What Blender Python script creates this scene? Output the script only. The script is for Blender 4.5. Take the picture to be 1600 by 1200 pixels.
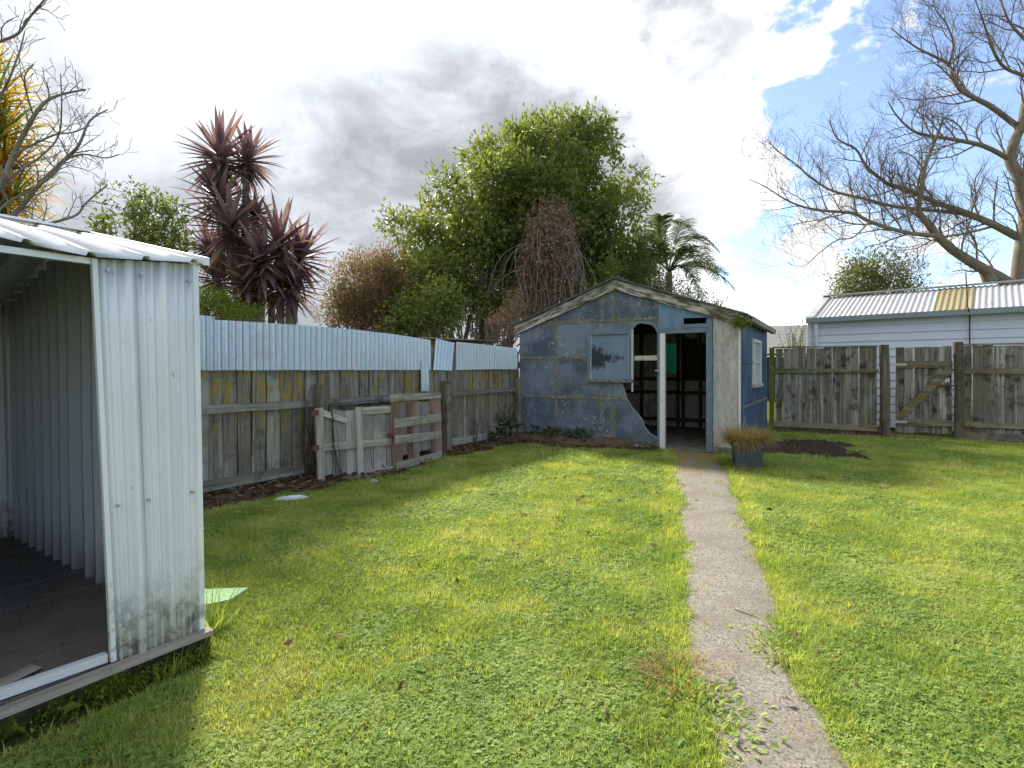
import bpy, math, random
import numpy as np
from mathutils import Vector, Matrix
R = math.radians
rng = np.random.default_rng(7); random.seed(7)
scene = bpy.context.scene
for o in list(bpy.data.objects): bpy.data.objects.remove(o)
COL = scene.collection

# ---------------------------------------------------------------- camera
F, HX, HY, CH = 850.0, 800.0, 577.0, 1.3       # focal length (px of a 1600 px wide picture), principal column, horizon row, eye height
cam = bpy.data.cameras.new('camera'); cam.sensor_width = 36; cam.lens = 36*F/1600
cam.shift_y = -(600-HY)/1600; cam.clip_end = 2000; cam.clip_start = 0.05
co = bpy.data.objects.new('camera', cam); COL.objects.link(co)
co.location = (0, 0, CH); co.rotation_euler = (R(90), 0, 0)
scene.camera = co

# ---------------------------------------------------------------- world, sun, exposure
SUN_AZ, SUN_EL = -28.0, 40.0
sd = Vector((math.sin(R(SUN_AZ))*math.cos(R(SUN_EL)), math.cos(R(SUN_AZ))*math.cos(R(SUN_EL)), math.sin(R(SUN_EL))))
scene.view_settings.view_transform = 'Standard'; scene.view_settings.look = 'None'
scene.view_settings.gamma = 1; scene.view_settings.exposure = 1.78
cy = scene.cycles; cy.max_bounces = 6; cy.diffuse_bounces = 3; cy.glossy_bounces = 2; cy.transmission_bounces = 4; cy.caustics_reflective = False; cy.caustics_refractive = False
sun = bpy.data.lights.new('sun', 'SUN'); sun.energy = 2.5; sun.angle = R(8); sun.color = (1, .93, .8)
so = bpy.data.objects.new('sun', sun); COL.objects.link(so); so.location = (0, 0, 30)
so.rotation_euler = sd.to_track_quat('Z', 'Y').to_euler()

class NT:
    """small node-tree writer"""
    def __init__(s, nt): s.nt = nt; s.n = nt.nodes; s.l = nt.links
    def new(s, t, **kw):
        n = s.n.new(t)
        for k, v in kw.items(): setattr(n, k, v)
        return n
    def put(s, sock, v):
        if hasattr(v, 'is_output') or isinstance(v, bpy.types.NodeSocket): s.l.new(v, sock)
        elif isinstance(v, (tuple, list)):
            sock.default_value = tuple(v)+(1,) if (len(v) == 3 and len(sock.default_value) == 4) else v
        else: sock.default_value = v
    def math(s, op, a, b=0.0, clamp=False):
        n = s.new('ShaderNodeMath', operation=op, use_clamp=clamp); s.put(n.inputs[0], a); s.put(n.inputs[1], b); return n.outputs[0]
    def vmath(s, op, a, b=(0, 0, 0)):
        n = s.new('ShaderNodeVectorMath', operation=op); s.put(n.inputs[0], a); s.put(n.inputs[1], b)
        return n.outputs['Value'] if op in ('DOT_PRODUCT', 'LENGTH') else n.outputs[0]
    def mix(s, f, a, b):
        n = s.new('ShaderNodeMix', data_type='RGBA'); s.put(n.inputs[0], f); s.put(n.inputs[6], a); s.put(n.inputs[7], b); return n.outputs[2]
    def noise(s, vec, scale, detail=4, rough=.55, dist=0.0, col=False):
        n = s.new('ShaderNodeTexNoise'); s.put(n.inputs['Vector'], vec); s.put(n.inputs['Scale'], scale)
        n.inputs['Detail'].default_value = detail; n.inputs['Roughness'].default_value = rough; n.inputs['Distortion'].default_value = dist
        return n.outputs[1] if col else n.outputs[0]
    def voro(s, vec, scale, feature='F1', out=0):
        n = s.new('ShaderNodeTexVoronoi', feature=feature); s.put(n.inputs['Vector'], vec); s.put(n.inputs['Scale'], scale); return n.outputs[out]
    def step(s, v, a, b):            # smooth step from a to b
        n = s.new('ShaderNodeMapRange', interpolation_type='SMOOTHSTEP'); s.put(n.inputs[0], v); s.put(n.inputs[1], a); s.put(n.inputs[2], b); return n.outputs[0]
    def scale(s, vec, sc): return s.vmath('MULTIPLY', vec, sc)
    def sep(s, vec):
        n = s.new('ShaderNodeSeparateXYZ'); s.put(n.inputs[0], vec); return n.outputs
    def comb(s, x, y, z):
        n = s.new('ShaderNodeCombineXYZ'); s.put(n.inputs[0], x); s.put(n.inputs[1], y); s.put(n.inputs[2], z); return n.outputs[0]

w = bpy.data.worlds.new('World'); scene.world = w; w.use_nodes = True
T = NT(w.node_tree)
for n in list(T.n): T.n.remove(n)
sky = T.new('ShaderNodeTexSky', sky_type='NISHITA'); sky.sun_disc = False
sky.sun_elevation = R(SUN_EL); sky.sun_rotation = R(SUN_AZ); sky.air_density = 1.0; sky.dust_density = .6; sky.ozone_density = 1.5
dirv = T.new('ShaderNodeTexCoord').outputs['Generated']
dx, dy, dz = T.sep(dirv)
den = T.math('ADD', T.math('MAXIMUM', dz, 0.0), .16)
Px, Py = T.math('DIVIDE', dx, den), T.math('DIVIDE', dy, den)
P = T.comb(Px, Py, 0.0)
bank = T.math('SUBTRACT', T.math('SUBTRACT', Px, T.math('MULTIPLY', Py, .20)), .47)       # edge of the cloud bank, blue sky beyond
D3 = T.scale(dirv, (1, 1, 1.5))
n_edge = T.noise(T.vmath('ADD', D3, (3.1, 1.7, 0)), 3.4, 9, .60, .25)
n_big = T.noise(T.vmath('ADD', P, (0.4, 7.3, 0)), .85, 6, .5, .3)
n_fine = T.noise(T.vmath('ADD', D3, (5.4, 2.3, 0)), 5.2, 8, .6, .3)
cov1 = T.step(T.math('ADD', T.math('MULTIPLY', bank, -1.0), T.math('MULTIPLY', T.math('SUBTRACT', n_edge, .5), 1.7)), -.035, .06)
low = T.step(dz, .36, .08)                                                                  # more small cumulus low over the horizon
cov2 = T.step(T.math('ADD', n_fine, T.math('MULTIPLY', low, .17)), .595, .69)
cov = T.math('MAXIMUM', cov1, cov2)
glow = T.math('POWER', T.math('MAXIMUM', T.vmath('DOT_PRODUCT', dirv, tuple(sd)), 0.0), 22.0)
thick = T.step(T.math('MULTIPLY', bank, -1.0), -.05, .5)                                     # thicker, greyer inside the bank
dark = T.math('MULTIPLY', T.step(T.math('ADD', T.math('MULTIPLY', n_big, .6), T.math('MULTIPLY', n_fine, .4)), .37, .53), T.math('ADD', T.math('MULTIPLY', thick, .85), .15))
dark = T.math('MAXIMUM', dark, T.math('MULTIPLY', T.step(T.math('ADD', T.math('MULTIPLY', bank, -1.0), T.math('MULTIPLY', T.math('SUBTRACT', n_fine, .5), 1.2)), .35, 1.25), 1.0))
cl = T.math('SUBTRACT', .58, T.math('MULTIPLY', dark, .33))
cl = T.math('ADD', cl, T.math('MULTIPLY', glow, .55))
cl = T.math('ADD', cl, T.math('MULTIPLY', T.math('SUBTRACT', n_edge, .5), .30))
cl = T.math('SUBTRACT', cl, T.math('MULTIPLY', T.step(n_fine, .38, .70), .15))
cl = T.math('MAXIMUM', cl, .205)
cl = T.math('SUBTRACT', cl, T.math('MULTIPLY', T.math('MULTIPLY', T.step(n_big, .50, .66), thick), .05))
cloudcol = T.vmath('SCALE', T.mix(dark, (1.0, 1.0, 1.0), (.93, .98, 1.06))); 
vs = T.n[-1]; T.put(vs.inputs['Scale'], T.math('MULTIPLY', cl, 8.9))
skyc = T.vmath('MULTIPLY', sky.outputs[0], (.74, .72, .74))
mixc = T.mix(cov, skyc, cloudcol)
bg = T.new('ShaderNodeBackground'); T.put(bg.inputs[0], mixc); bg.inputs[1].default_value = .1
T.l.new(bg.outputs[0], T.new('ShaderNodeOutputWorld').inputs[0])

# ---------------------------------------------------------------- helpers
def tag(o, label=None, cat=None, group=None, kind=None):
    if label: o['label'] = label
    if cat: o['category'] = cat
    if group: o['group'] = group
    if kind: o['kind'] = kind
    return o
def empty(name, loc=(0, 0, 0), rz=0, label=None, cat=None, group=None):
    o = bpy.data.objects.new(name, None); COL.objects.link(o); o.location = loc; o.rotation_euler = (0, 0, rz)
    o.empty_display_size = .1
    return tag(o, label, cat, group)
def fast_mesh(name, V, Fc, attr=None, smooth=False):
    V = np.asarray(V, dtype=np.float32).reshape(-1, 3); Fc = np.asarray(Fc, dtype=np.int32); k = Fc.shape[1]
    me = bpy.data.meshes.new(name); me.vertices.add(len(V)); me.vertices.foreach_set('co', V.ravel())
    me.loops.add(Fc.size); me.loops.foreach_set('vertex_index', Fc.ravel())
    me.polygons.add(len(Fc)); me.polygons.foreach_set('loop_start', np.arange(len(Fc), dtype=np.int32)*k)
    me.polygons.foreach_set('loop_total', np.full(len(Fc), k, dtype=np.int32))
    if smooth: me.polygons.foreach_set('use_smooth', np.ones(len(Fc), dtype=bool))
    if attr is not None:
        a = me.attributes.new('rnd', 'FLOAT', 'POINT'); a.data.foreach_set('value', np.asarray(attr, dtype=np.float32))
    me.update(calc_edges=True); me.validate(); return me
def link(name, me, m, parent=None, loc=(0, 0, 0), rot=(0, 0, 0)):
    if m and not me.materials: me.materials.append(m)
    o = bpy.data.objects.new(name, me); COL.objects.link(o); o.parent = parent; o.location = loc; o.rotation_euler = rot; return o
class MB:
    def __init__(s): s.v = []; s.f = []
    def add(s, vs, fs):
        b = len(s.v); s.v += [tuple(p) for p in vs]; s.f += [tuple(i+b for i in f) for f in fs]; return s
    def box(s, x0, x1, y0, y1, z0, z1, j=0):
        vs = [(x, y, z) for z in (z0, z1) for y in (y0, y1) for x in (x0, x1)]
        if j: vs = [tuple(c+random.uniform(-j, j) for c in p) for p in vs]
        return s.add(vs, [(0, 2, 3, 1), (4, 5, 7, 6), (0, 1, 5, 4), (2, 6, 7, 3), (0, 4, 6, 2), (1, 3, 7, 5)])
    def prism(s, poly, y0, y1):      # poly in (x, z), extruded in y
        n = len(poly); a = sum(poly[i][0]*poly[(i+1) % n][1]-poly[(i+1) % n][0]*poly[i][1] for i in range(n))
        if a < 0: poly = poly[::-1]
        return s.add([(x, y0, z) for x, z in poly]+[(x, y1, z) for x, z in poly],
                     [tuple(range(n)), tuple(range(2*n-1, n-1, -1))]+[(i, i+n, (i+1) % n+n, (i+1) % n) for i in range(n)])
    def plank(s, p0, p1, wvec, tvec, j=0):   # beam from p0 to p1, half extents wvec, tvec
        p0, p1, wv, tv = map(Vector, (p0, p1, wvec, tvec)); vs = []
        for p in (p0, p1):
            for a, b in ((-1, -1), (1, -1), (1, 1), (-1, 1)):
                vs.append(p+wv*a+tv*b+Vector((random.uniform(-j, j), random.uniform(-j, j), random.uniform(-j, j))))
        return s.add(vs, [(3, 2, 1, 0), (4, 5, 6, 7), (0, 1, 5, 4), (1, 2, 6, 5), (2, 3, 7, 6), (3, 0, 4, 7)])
    def tube(s, pts, rad, n=6, cap=True):
        pts = [Vector(p) for p in pts]; b = len(s.v); m = len(pts); prev = None
        for i, p in enumerate(pts):
            t = (pts[min(i+1, m-1)]-pts[max(i-1, 0)])
            t = t.normalized() if t.length > 1e-9 else Vector((0, 0, 1))
            if prev is None:
                prev = t.orthogonal().normalized()
            prev = (prev-t*prev.dot(t)); prev = prev.normalized() if prev.length > 1e-6 else t.orthogonal().normalized()
            q = t.cross(prev); r = rad[i] if hasattr(rad, '__len__') else rad
            for k in range(n):
                a = 2*math.pi*k/n; s.v.append(tuple(p+(prev*math.cos(a)+q*math.sin(a))*r))
        for i in range(m-1):
            for k in range(n):
                s.f.append((b+i*n+k, b+i*n+(k+1) % n, b+(i+1)*n+(k+1) % n, b+(i+1)*n+k))
        if cap:
            s.f.append(tuple(b+k for k in range(n))[::-1]); s.f.append(tuple(b+(m-1)*n+k for k in range(n)))
        return s
    def build(s, name, m, parent=None, loc=(0, 0, 0), rot=(0, 0, 0), smooth=False):
        me = bpy.data.meshes.new(name); me.from_pydata(s.v, [], s.f); me.validate(); me.update()
        if smooth: me.polygons.foreach_set('use_smooth', np.ones(len(me.polygons), dtype=bool))
        return link(name, me, m, parent, loc, rot)
def ground_at(px, py, z=0.0):
    Y = (CH-z)*F/(py-HY); return Vector(((px-HX)/F*Y, Y, z))
def at(px, py, Y): return Vector(((px-HX)/F*Y, Y, CH+(HY-py)/F*Y))
class Frame:
    """a vertical plane: origin on the ground, x along it, y away from the yard"""
    def __init__(s, o, ang): s.o = Vector((o[0], o[1], 0)); s.a = ang; s.x = Vector((math.cos(ang), math.sin(ang), 0)); s.y = Vector((-math.sin(ang), math.cos(ang), 0))
    def px(s, px, py, y=0.0):
        d = Vector(((px-HX)/F, 1, (HY-py)/F)); c = Vector((0, 0, CH))
        t = (s.o+s.y*y-c).dot(s.y)/d.dot(s.y); p = c+d*t
        return ((p-s.o).dot(s.x), p.z)
    def u(s, px, y=0.0): return s.px(px, 600, y)[0]
    def side(s, px, py, x):          # ray against the plane local x = const, gives (y, z)
        d = Vector(((px-HX)/F, 1, (HY-py)/F)); c = Vector((0, 0, CH))
        t = (s.o+s.x*x-c).dot(s.x)/d.dot(s.x); p = c+d*t
        return ((p-s.o).dot(s.y), p.z)
    def w(s, u, y, z): return s.o+s.x*u+s.y*y+Vector((0, 0, z))
    def poly(s, pts, y=0.0): return [s.px(a, b, y) for a, b in pts]
def vnoise(x, y, sc, seed=0):        # value noise in numpy
    r = np.random.default_rng(seed).random((256, 256)); x = np.asarray(x)*sc+100; y = np.asarray(y)*sc+100
    xi, yi = np.floor(x).astype(int), np.floor(y).astype(int); fx, fy = x-xi, y-yi; fx = fx*fx*(3-2*fx); fy = fy*fy*(3-2*fy)
    g = lambda a, b: r[a % 256, b % 256]
    return (g(xi, yi)*(1-fx)+g(xi+1, yi)*fx)*(1-fy)+(g(xi, yi+1)*(1-fx)+g(xi+1, yi+1)*fx)*fy
def fbm(x, y, sc, seed=0): return .5*vnoise(x, y, sc, seed)+.3*vnoise(x, y, sc*2.1, seed+1)+.2*vnoise(x, y, sc*4.3, seed+2)

# ---------------------------------------------------------------- materials
def material(name, fn, rough=.8, bump=None, metal=0.0, spec=.3):
    m = bpy.data.materials.new(name); m.use_nodes = True; t = NT(m.node_tree); b = t.n['Principled BSDF']
    b.inputs['Roughness'].default_value = rough; b.inputs['Metallic'].default_value = metal
    b.inputs['Specular IOR Level'].default_value = spec
    tc = t.new('ShaderNodeTexCoord'); oi = t.new('ShaderNodeObjectInfo')
    t.obj = tc.outputs['Object']; t.rnd = oi.outputs['Random']
    t.pos = t.new('ShaderNodeNewGeometry').outputs['Position']
    off = t.scale(t.comb(t.rnd, t.math('MULTIPLY', t.rnd, 3.7), t.math('MULTIPLY', t.rnd, 7.1)), (9, 9, 9))
    t.loc = t.vmath('ADD', t.obj, off)        # object coordinates, shifted for every piece
    r = fn(t)
    col, h = (r if isinstance(r, tuple) and len(r) == 2 and not isinstance(r[0], float) else (r, None))
    t.put(b.inputs['Base Color'], col)
    if h is not None:
        bp = t.new('ShaderNodeBump'); bp.inputs['Strength'].default_value = (bump or (.5, .01))[0]; bp.inputs['Distance'].default_value = (bump or (.5, .01))[1]
        t.put(bp.inputs['Height'], h); t.l.new(bp.outputs[0], b.inputs['Normal'])
    return m
def wood(name, c_dark, c_mid, c_light, lichen=None, amount=.5, axis='z', mould=0.0, zr=None):
    st = {'z': (1, 1, .045), 'x': (.045, 1, 1)}[axis]
    def fn(t):
        v = t.scale(t.loc, st)
        g = t.noise(v, 55, 6, .65); g2 = t.noise(v, 14, 4, .6)
        c = t.mix(t.step(g, .3, .7), c_dark, c_mid); c = t.mix(t.step(g2, .45, .75), c, c_light)
        c = t.mix(t.math('MULTIPLY', t.rnd, .38), c, c_dark)
        r2 = t.math('FRACT', t.math('MULTIPLY', t.rnd, 17.3)); c = t.mix(t.math('MULTIPLY', t.step(r2, .55, 1.0), .5), c, c_light)
        bl = t.noise(t.loc, 3.4, 6, .7)
        if mould: c = t.mix(t.math('MULTIPLY', t.step(bl, .50, .66), mould), c, (.035, .034, .03))
        if lichen:
            ln = t.noise(t.scale(t.loc, (1, 1, .4) if axis == 'z' else (.4, 1, 1)), 9, 8, .72); f = t.step(ln, 1-amount, 1-amount+.1)
            if zr:
                f = t.math('MULTIPLY', f, t.step(t.sep(t.obj)[2], zr[0], zr[1]))
            c = t.mix(f, c, t.mix(t.noise(t.loc, 60, 3), lichen, tuple(x*.5 for x in lichen)))
            sp = t.step(t.noise(t.loc, 45, 4, .7), .64, .70); c = t.mix(t.math('MULTIPLY', sp, .5), c, (.50, .50, .46))
        crack = t.step(t.noise(v, 30, 3, .5), .36, .31); c = t.mix(t.math('MULTIPLY', crack, .55), c, (.02, .016, .012))
        return c, t.math('SUBTRACT', g, t.math('MULTIPLY', crack, .8))
    return material(name, fn, .9, (.6, .004), spec=.15)
M = {}
M['paling'] = wood('weathered_paling', (0.13, 0.115, 0.085), (0.28, 0.25, 0.2), (0.45, 0.43, 0.38), (.40, .29, .07), .51, mould=.5, zr=(.25, 1.10))
M['rail'] = wood('weathered_rail', (0.14, 0.125, 0.095), (0.29, 0.27, 0.22), (0.44, 0.43, 0.38), (.14, .13, .05), .40, 'x', .5)
M['fence_post'] = wood('weathered_post', (0.11, 0.095, 0.065), (0.23, 0.2, 0.15), (0.36, 0.33, 0.27), (.12, .12, .04), .45, mould=.6)
M['paling_dark'] = wood('mouldy_paling', (0.1, 0.09, 0.068), (0.23, 0.215, 0.18), (0.5, 0.5, 0.47), (.13, .12, .045), .42, mould=.95)
M['rail_dark'] = wood('mouldy_rail', (0.1, 0.09, 0.065), (0.22, 0.195, 0.14), (0.36, 0.33, 0.25), (.27, .17, .02), .46, 'x', .5)
M['post_dark'] = wood('mouldy_post', (0.075, 0.06, 0.042), (0.18, 0.145, 0.1), (0.28, 0.25, 0.19), (.12, .11, .04), .40, mould=.5)
M['post_moss'] = wood('mossy_post', (0.09, 0.1, 0.035), (0.21, 0.23, 0.07), (0.3, 0.31, 0.13), (.17, .20, .03), .62)
M['scrap'] = wood('bleached_board', (0.25, 0.215, 0.17), (0.45, 0.41, 0.345), (0.62, 0.59, 0.53), (.30, .27, .16), .30, 'x', .35)
M['scrap_up'] = wood('bleached_upright', (0.25, 0.215, 0.17), (0.47, 0.43, 0.36), (0.64, 0.61, 0.54), (.30, .27, .16), .32, 'z', .35)
M['scrap_back'] = wood('silver_board', (0.22, 0.2, 0.175), (0.38, 0.36, 0.33), (0.5, 0.485, 0.455), (.26, .24, .18), .25, 'z', .3)
M['scrap_red'] = wood('reddish_board', (0.18, 0.105, 0.08), (0.33, 0.215, 0.165), (0.44, 0.34, 0.27), None, 0, 'z', .2)
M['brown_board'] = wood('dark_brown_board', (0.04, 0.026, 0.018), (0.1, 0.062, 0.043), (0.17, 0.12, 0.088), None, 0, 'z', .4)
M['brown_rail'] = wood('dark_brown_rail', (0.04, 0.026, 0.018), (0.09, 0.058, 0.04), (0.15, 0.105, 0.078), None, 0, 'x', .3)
M['lining'] = wood('grey_lining', (.42, .39, .36), (.58, .55, .51), (.68, .66, .63), None, 0, 'z', .5)
M['timber_new'] = wood('orange_timber', (.20, .10, .05), (.36, .20, .10), (.46, .30, .18), None, 0, 'x', .1)
def f_galv(t):
    sp = t.voro(t.obj, 45, 'F1', 1); n = t.noise(t.loc, 3, 5, .6)
    c = t.mix(t.noise(t.scale(t.loc, (1, 1, .12)), 18, 4), (.30, .41, .51), (.52, .61, .69)); c = t.mix(.10, c, sp)
    c = t.mix(t.step(n, .56, .72), c, (.40, .44, .46))
    return c
M['galv'] = material('galvanised_iron', f_galv, .32, metal=.5, spec=.5)
def f_shed(t):
    n = t.noise(t.scale(t.pos, (1, 1, .25)), 6, 5, .6); c = t.mix(t.step(n, .35, .7), (.86, .87, .87), (.76, .79, .80))
    z = t.sep(t.pos)[2]; d = t.math('MULTIPLY', t.step(z, .55, .08), t.step(t.noise(t.pos, 14, 6, .7), .46, .62))
    c = t.mix(t.math('MULTIPLY', d, .8), c, (.20, .18, .14))
    sc = t.step(t.noise(t.scale(t.pos, (1, 1, .3)), 30, 4, .7), .67, .72); return t.mix(t.math('MULTIPLY', sc, .6), c, (.27, .26, .25))
M['white_steel'] = material('white_painted_steel', f_shed, .42, metal=.1, spec=.5)
M['zinc_in'] = material('bare_zinc_inside', lambda t: t.mix(t.noise(t.scale(t.pos, (1, 1, .2)), 9, 5, .6), (.66, .70, .73), (.82, .85, .86)), .36, metal=.35, spec=.5)
M['white_trim'] = material('white_trim', lambda t: t.mix(t.step(t.noise(t.loc, 25, 5, .7), .60, .66), (.72, .73, .72), (.30, .26, .22)), .5)
LINES = dict(z=[], u=[])
def f_blue(t, c0=(.075, .10, .14), c1=(.18, .225, .285)):
    n = t.noise(t.pos, 2.2, 6, .65); c = t.mix(t.step(t.math('ADD', n, t.math('MULTIPLY', t.math('SUBTRACT', t.rnd, .5), .3)), .36, .66), c0, c1)
    c = t.mix(t.math('MULTIPLY', t.step(t.noise(t.scale(t.pos, (1, 1, .25)), 7, 5, .6), .5, .75), .55), c, (.14, .21, .28))
    flake = t.math('MULTIPLY', t.step(t.noise(t.pos, 22, 6, .75), .585, .615), t.step(t.noise(t.pos, 2.4, 3, .5), .50, .62))
    c = t.mix(flake, c, (.52, .53, .50))
    lich = t.math('MULTIPLY', t.step(t.noise(t.scale(t.pos, (1, 1, .35)), 8, 7, .75), .56, .68), .75)
    c = t.mix(lich, c, (.17, .155, .085))
    u_, y_, z_ = t.sep(t.obj); near = None                     # lichen feeding along the sheet joints
    for ax, vals in ((z_, (2.127, 1.507, .806)), (u_, (.759, 1.833, 1.638))):
        for v_ in vals:
            d_ = t.math('ABSOLUTE', t.math('SUBTRACT', ax, v_)); near = d_ if near is None else t.math('MINIMUM', near, d_)
    nl = t.noise(t.pos, 7, 7, .75)
    c = t.mix(t.math('MULTIPLY', t.step(t.math('ADD', t.math('MULTIPLY', near, -3.2), nl), .36, .50), .8), c, t.mix(t.noise(t.pos, 40, 4), (.15, .125, .06), (.30, .27, .17)))
    return c, t.noise(t.pos, 60, 4, .6)
M['blue'] = material('flaking_blue_paint', f_blue, .62, (.5, .004), spec=.35)
M['blue_clean'] = material('light_blue_paint', lambda t: t.mix(t.step(t.noise(t.scale(t.pos, (1, 1, .3)), 5, 5, .65), .4, .68), (.13, .22, .33), (.20, .30, .41)), .55, spec=.35)
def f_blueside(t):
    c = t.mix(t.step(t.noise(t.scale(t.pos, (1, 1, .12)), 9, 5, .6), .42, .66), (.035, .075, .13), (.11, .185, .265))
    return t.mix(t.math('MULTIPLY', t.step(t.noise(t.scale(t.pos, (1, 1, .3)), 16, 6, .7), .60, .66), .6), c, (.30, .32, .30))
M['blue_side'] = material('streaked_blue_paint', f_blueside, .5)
M['trim_blue'] = material('blue_trim_paint', lambda t: t.mix(t.step(t.noise(t.loc, 14, 6, .75), .60, .66), t.mix(t.noise(t.loc, 5, 3), (.10, .15, .205), (.19, .25, .31)), (.46, .44, .39)), .6)
M['joint'] = material('lichen_joint_strip', lambda t: t.mix(t.step(t.noise(t.pos, 11, 7, .75), .42, .56), (.10, .145, .195), t.mix(t.step(t.noise(t.pos, 40, 5, .7), .42, .64), (.17, .145, .065), (.42, .39, .27))), .9)
def f_barge(t):
    v = t.scale(t.loc, (.12, 1, 1)); c = t.mix(t.step(t.noise(v, 30, 6, .7), .42, .60), (.10, .075, .055), (.56, .55, .51))
    c = t.mix(t.math('MULTIPLY', t.step(t.noise(t.loc, 3.0, 5, .65), .58, .68), .8), c, (.24, .25, .04))
    return c, t.noise(v, 40, 5)
M['barge'] = material('peeling_white_board', f_barge, .85, (.5, .004))
M['roof_dark'] = material('dark_roof_iron', lambda t: t.mix(t.noise(t.pos, 9, 5, .6), (.06, .07, .09), (.17, .15, .15)), .6, metal=.2)
def f_bareboard(t):
    c = t.mix(t.step(t.noise(t.scale(t.loc, (1, 1, .3)), 7, 7, .7), .36, .66), (.34, .325, .30), (.56, .55, .52))
    c = t.mix(t.math('MULTIPLY', t.step(t.noise(t.loc, 20, 5, .7), .6, .68), .7), c, (.20, .18, .16))
    return t.mix(t.math('MULTIPLY', t.step(t.noise(t.loc, 6, 3, .5), .68, .72), .8), c, (.50, .40, .17))
M['bareboard'] = material('bare_grey_sheet', f_bareboard, .85)
def f_pane(t):
    c = t.mix(t.noise(t.scale(t.pos, (1, 1, .3)), 5, 5, .6), (.13, .20, .28), (.21, .29, .37)); x, y, z = t.sep(t.obj)
    # a black patch with ragged edge, in the lower left of the board
    jag = t.noise(t.scale(t.obj, (1.6, 1, .9)), 7, 8, .78); jag2 = t.noise(t.scale(t.obj, (3, 1, .6)), 20, 6, .7)
    d = t.math('ADD', t.math('ABSOLUTE', t.math('MULTIPLY', t.math('SUBTRACT', z, .36), 2.3)), t.math('MULTIPLY', t.math('MAXIMUM', t.math('SUBTRACT', x, .02), 0.0), .95))
    m = t.step(t.math('ADD', d, t.math('ADD', t.math('MULTIPLY', t.math('SUBTRACT', jag, .5), 1.5), t.math('MULTIPLY', t.math('SUBTRACT', jag2, .5), .7))), .52, .44)
    return t.mix(t.math('MULTIPLY', m, .93), c, (.022, .026, .03))
M['pane_board'] = material('blue_board_with_black_patch', f_pane, .5)
M['concrete_base'] = material('mossy_concrete', lambda t: t.mix(t.step(t.noise(t.pos, 7, 6, .7), .42, .62), (.22, .215, .195), (.09, .10, .055)), .9)
def f_floor(t):
    c = t.mix(t.noise(t.pos, 6, 7, .7), (.10, .085, .07), (.28, .25, .22)); return t.mix(t.step(t.noise(t.pos, 26, 6, .75), .56, .66), c, (.09, .062, .042)), t.noise(t.pos, 40, 6, .7)
M['floor'] = material('dirty_floor', f_floor, .9, (.6, .01))
M['green_pane'] = material('green_pane', lambda t: t.mix(t.step(t.noise(t.scale(t.obj, (1, 1, .1)), 40, 3), .4, .6), (.02, .20, .13), (.04, .34, .22)), .3)
_b = M['green_pane'].node_tree.nodes['Principled BSDF']; _b.inputs['Transmission Weight'].default_value = .55
M['glass'] = material('dusty_glass', lambda t: t.mix(t.noise(t.pos, 4, 4), (.35, .40, .42), (.55, .60, .62)), .12, spec=.6)
_b = M['glass'].node_tree.nodes['Principled BSDF']; _b.inputs['Transmission Weight'].default_value = .6
def f_path(t):
    p2 = t.vmath('MULTIPLY', t.pos, (1, 1, 0))
    cid = t.voro(p2, 105, 'F1', 1); d = t.voro(p2, 105, 'F1', 0); v = t.sep(cid)[0]
    peb = t.mix(v, (.085, .076, .063), (.37, .335, .285)); peb = t.mix(t.step(t.sep(cid)[1], .86, .9), peb, (.06, .065, .075))
    c = t.mix(t.step(d, .42, .62), peb, (.225, .205, .17))
    c = t.mix(t.math('MULTIPLY', t.step(t.noise(t.pos, 2.6, 7, .7), .42, .62), .55), c, (.15, .13, .10))
    # yellow moss where the slab meets the shed
    y = t.sep(t.pos)[1]; far = t.step(y, 5.6, 8.2)
    ms = t.step(t.math('ADD', t.noise(t.pos, 6.5, 7, .8), t.math('MULTIPLY', far, .19)), .60, .66)
    c = t.mix(t.math('MULTIPLY', ms, .8), c, t.mix(t.noise(t.pos, 3, 2), (.30, .17, .025), (.16, .19, .03)))
    return c, t.math('SUBTRACT', 1.0, d)
M['path'] = material('exposed_aggregate', f_path, .85, (.5, .003))
def f_soil(t):
    c = t.mix(t.noise(t.pos, 12, 8, .75), (.055, .04, .026), (.19, .14, .095)); return t.mix(t.step(t.noise(t.pos, 34, 6, .75), .58, .66), c, (.28, .20, .14)), t.noise(t.pos, 30, 8, .75)
M['soil'] = material('bare_soil', f_soil, .95, (.9, .02), spec=.1)
M['soil_dark'] = material('dark_mulch', lambda t: (t.mix(t.noise(t.pos, 14, 8, .75), (.022, .017, .012), (.10, .076, .054)), t.noise(t.pos, 28, 8, .75)), .95, (.9, .03), spec=.1)
def f_ground(t):
    c = t.mix(t.noise(t.pos, 1.1, 5, .6), (.08, .11, .02), (.18, .19, .045)); return t.mix(t.noise(t.pos, 30, 5, .7), c, (.05, .06, .018)), t.noise(t.pos, 50, 5, .7)
M['ground'] = material('lawn_floor', f_ground, .95, (.8, .02), spec=.1)
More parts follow.
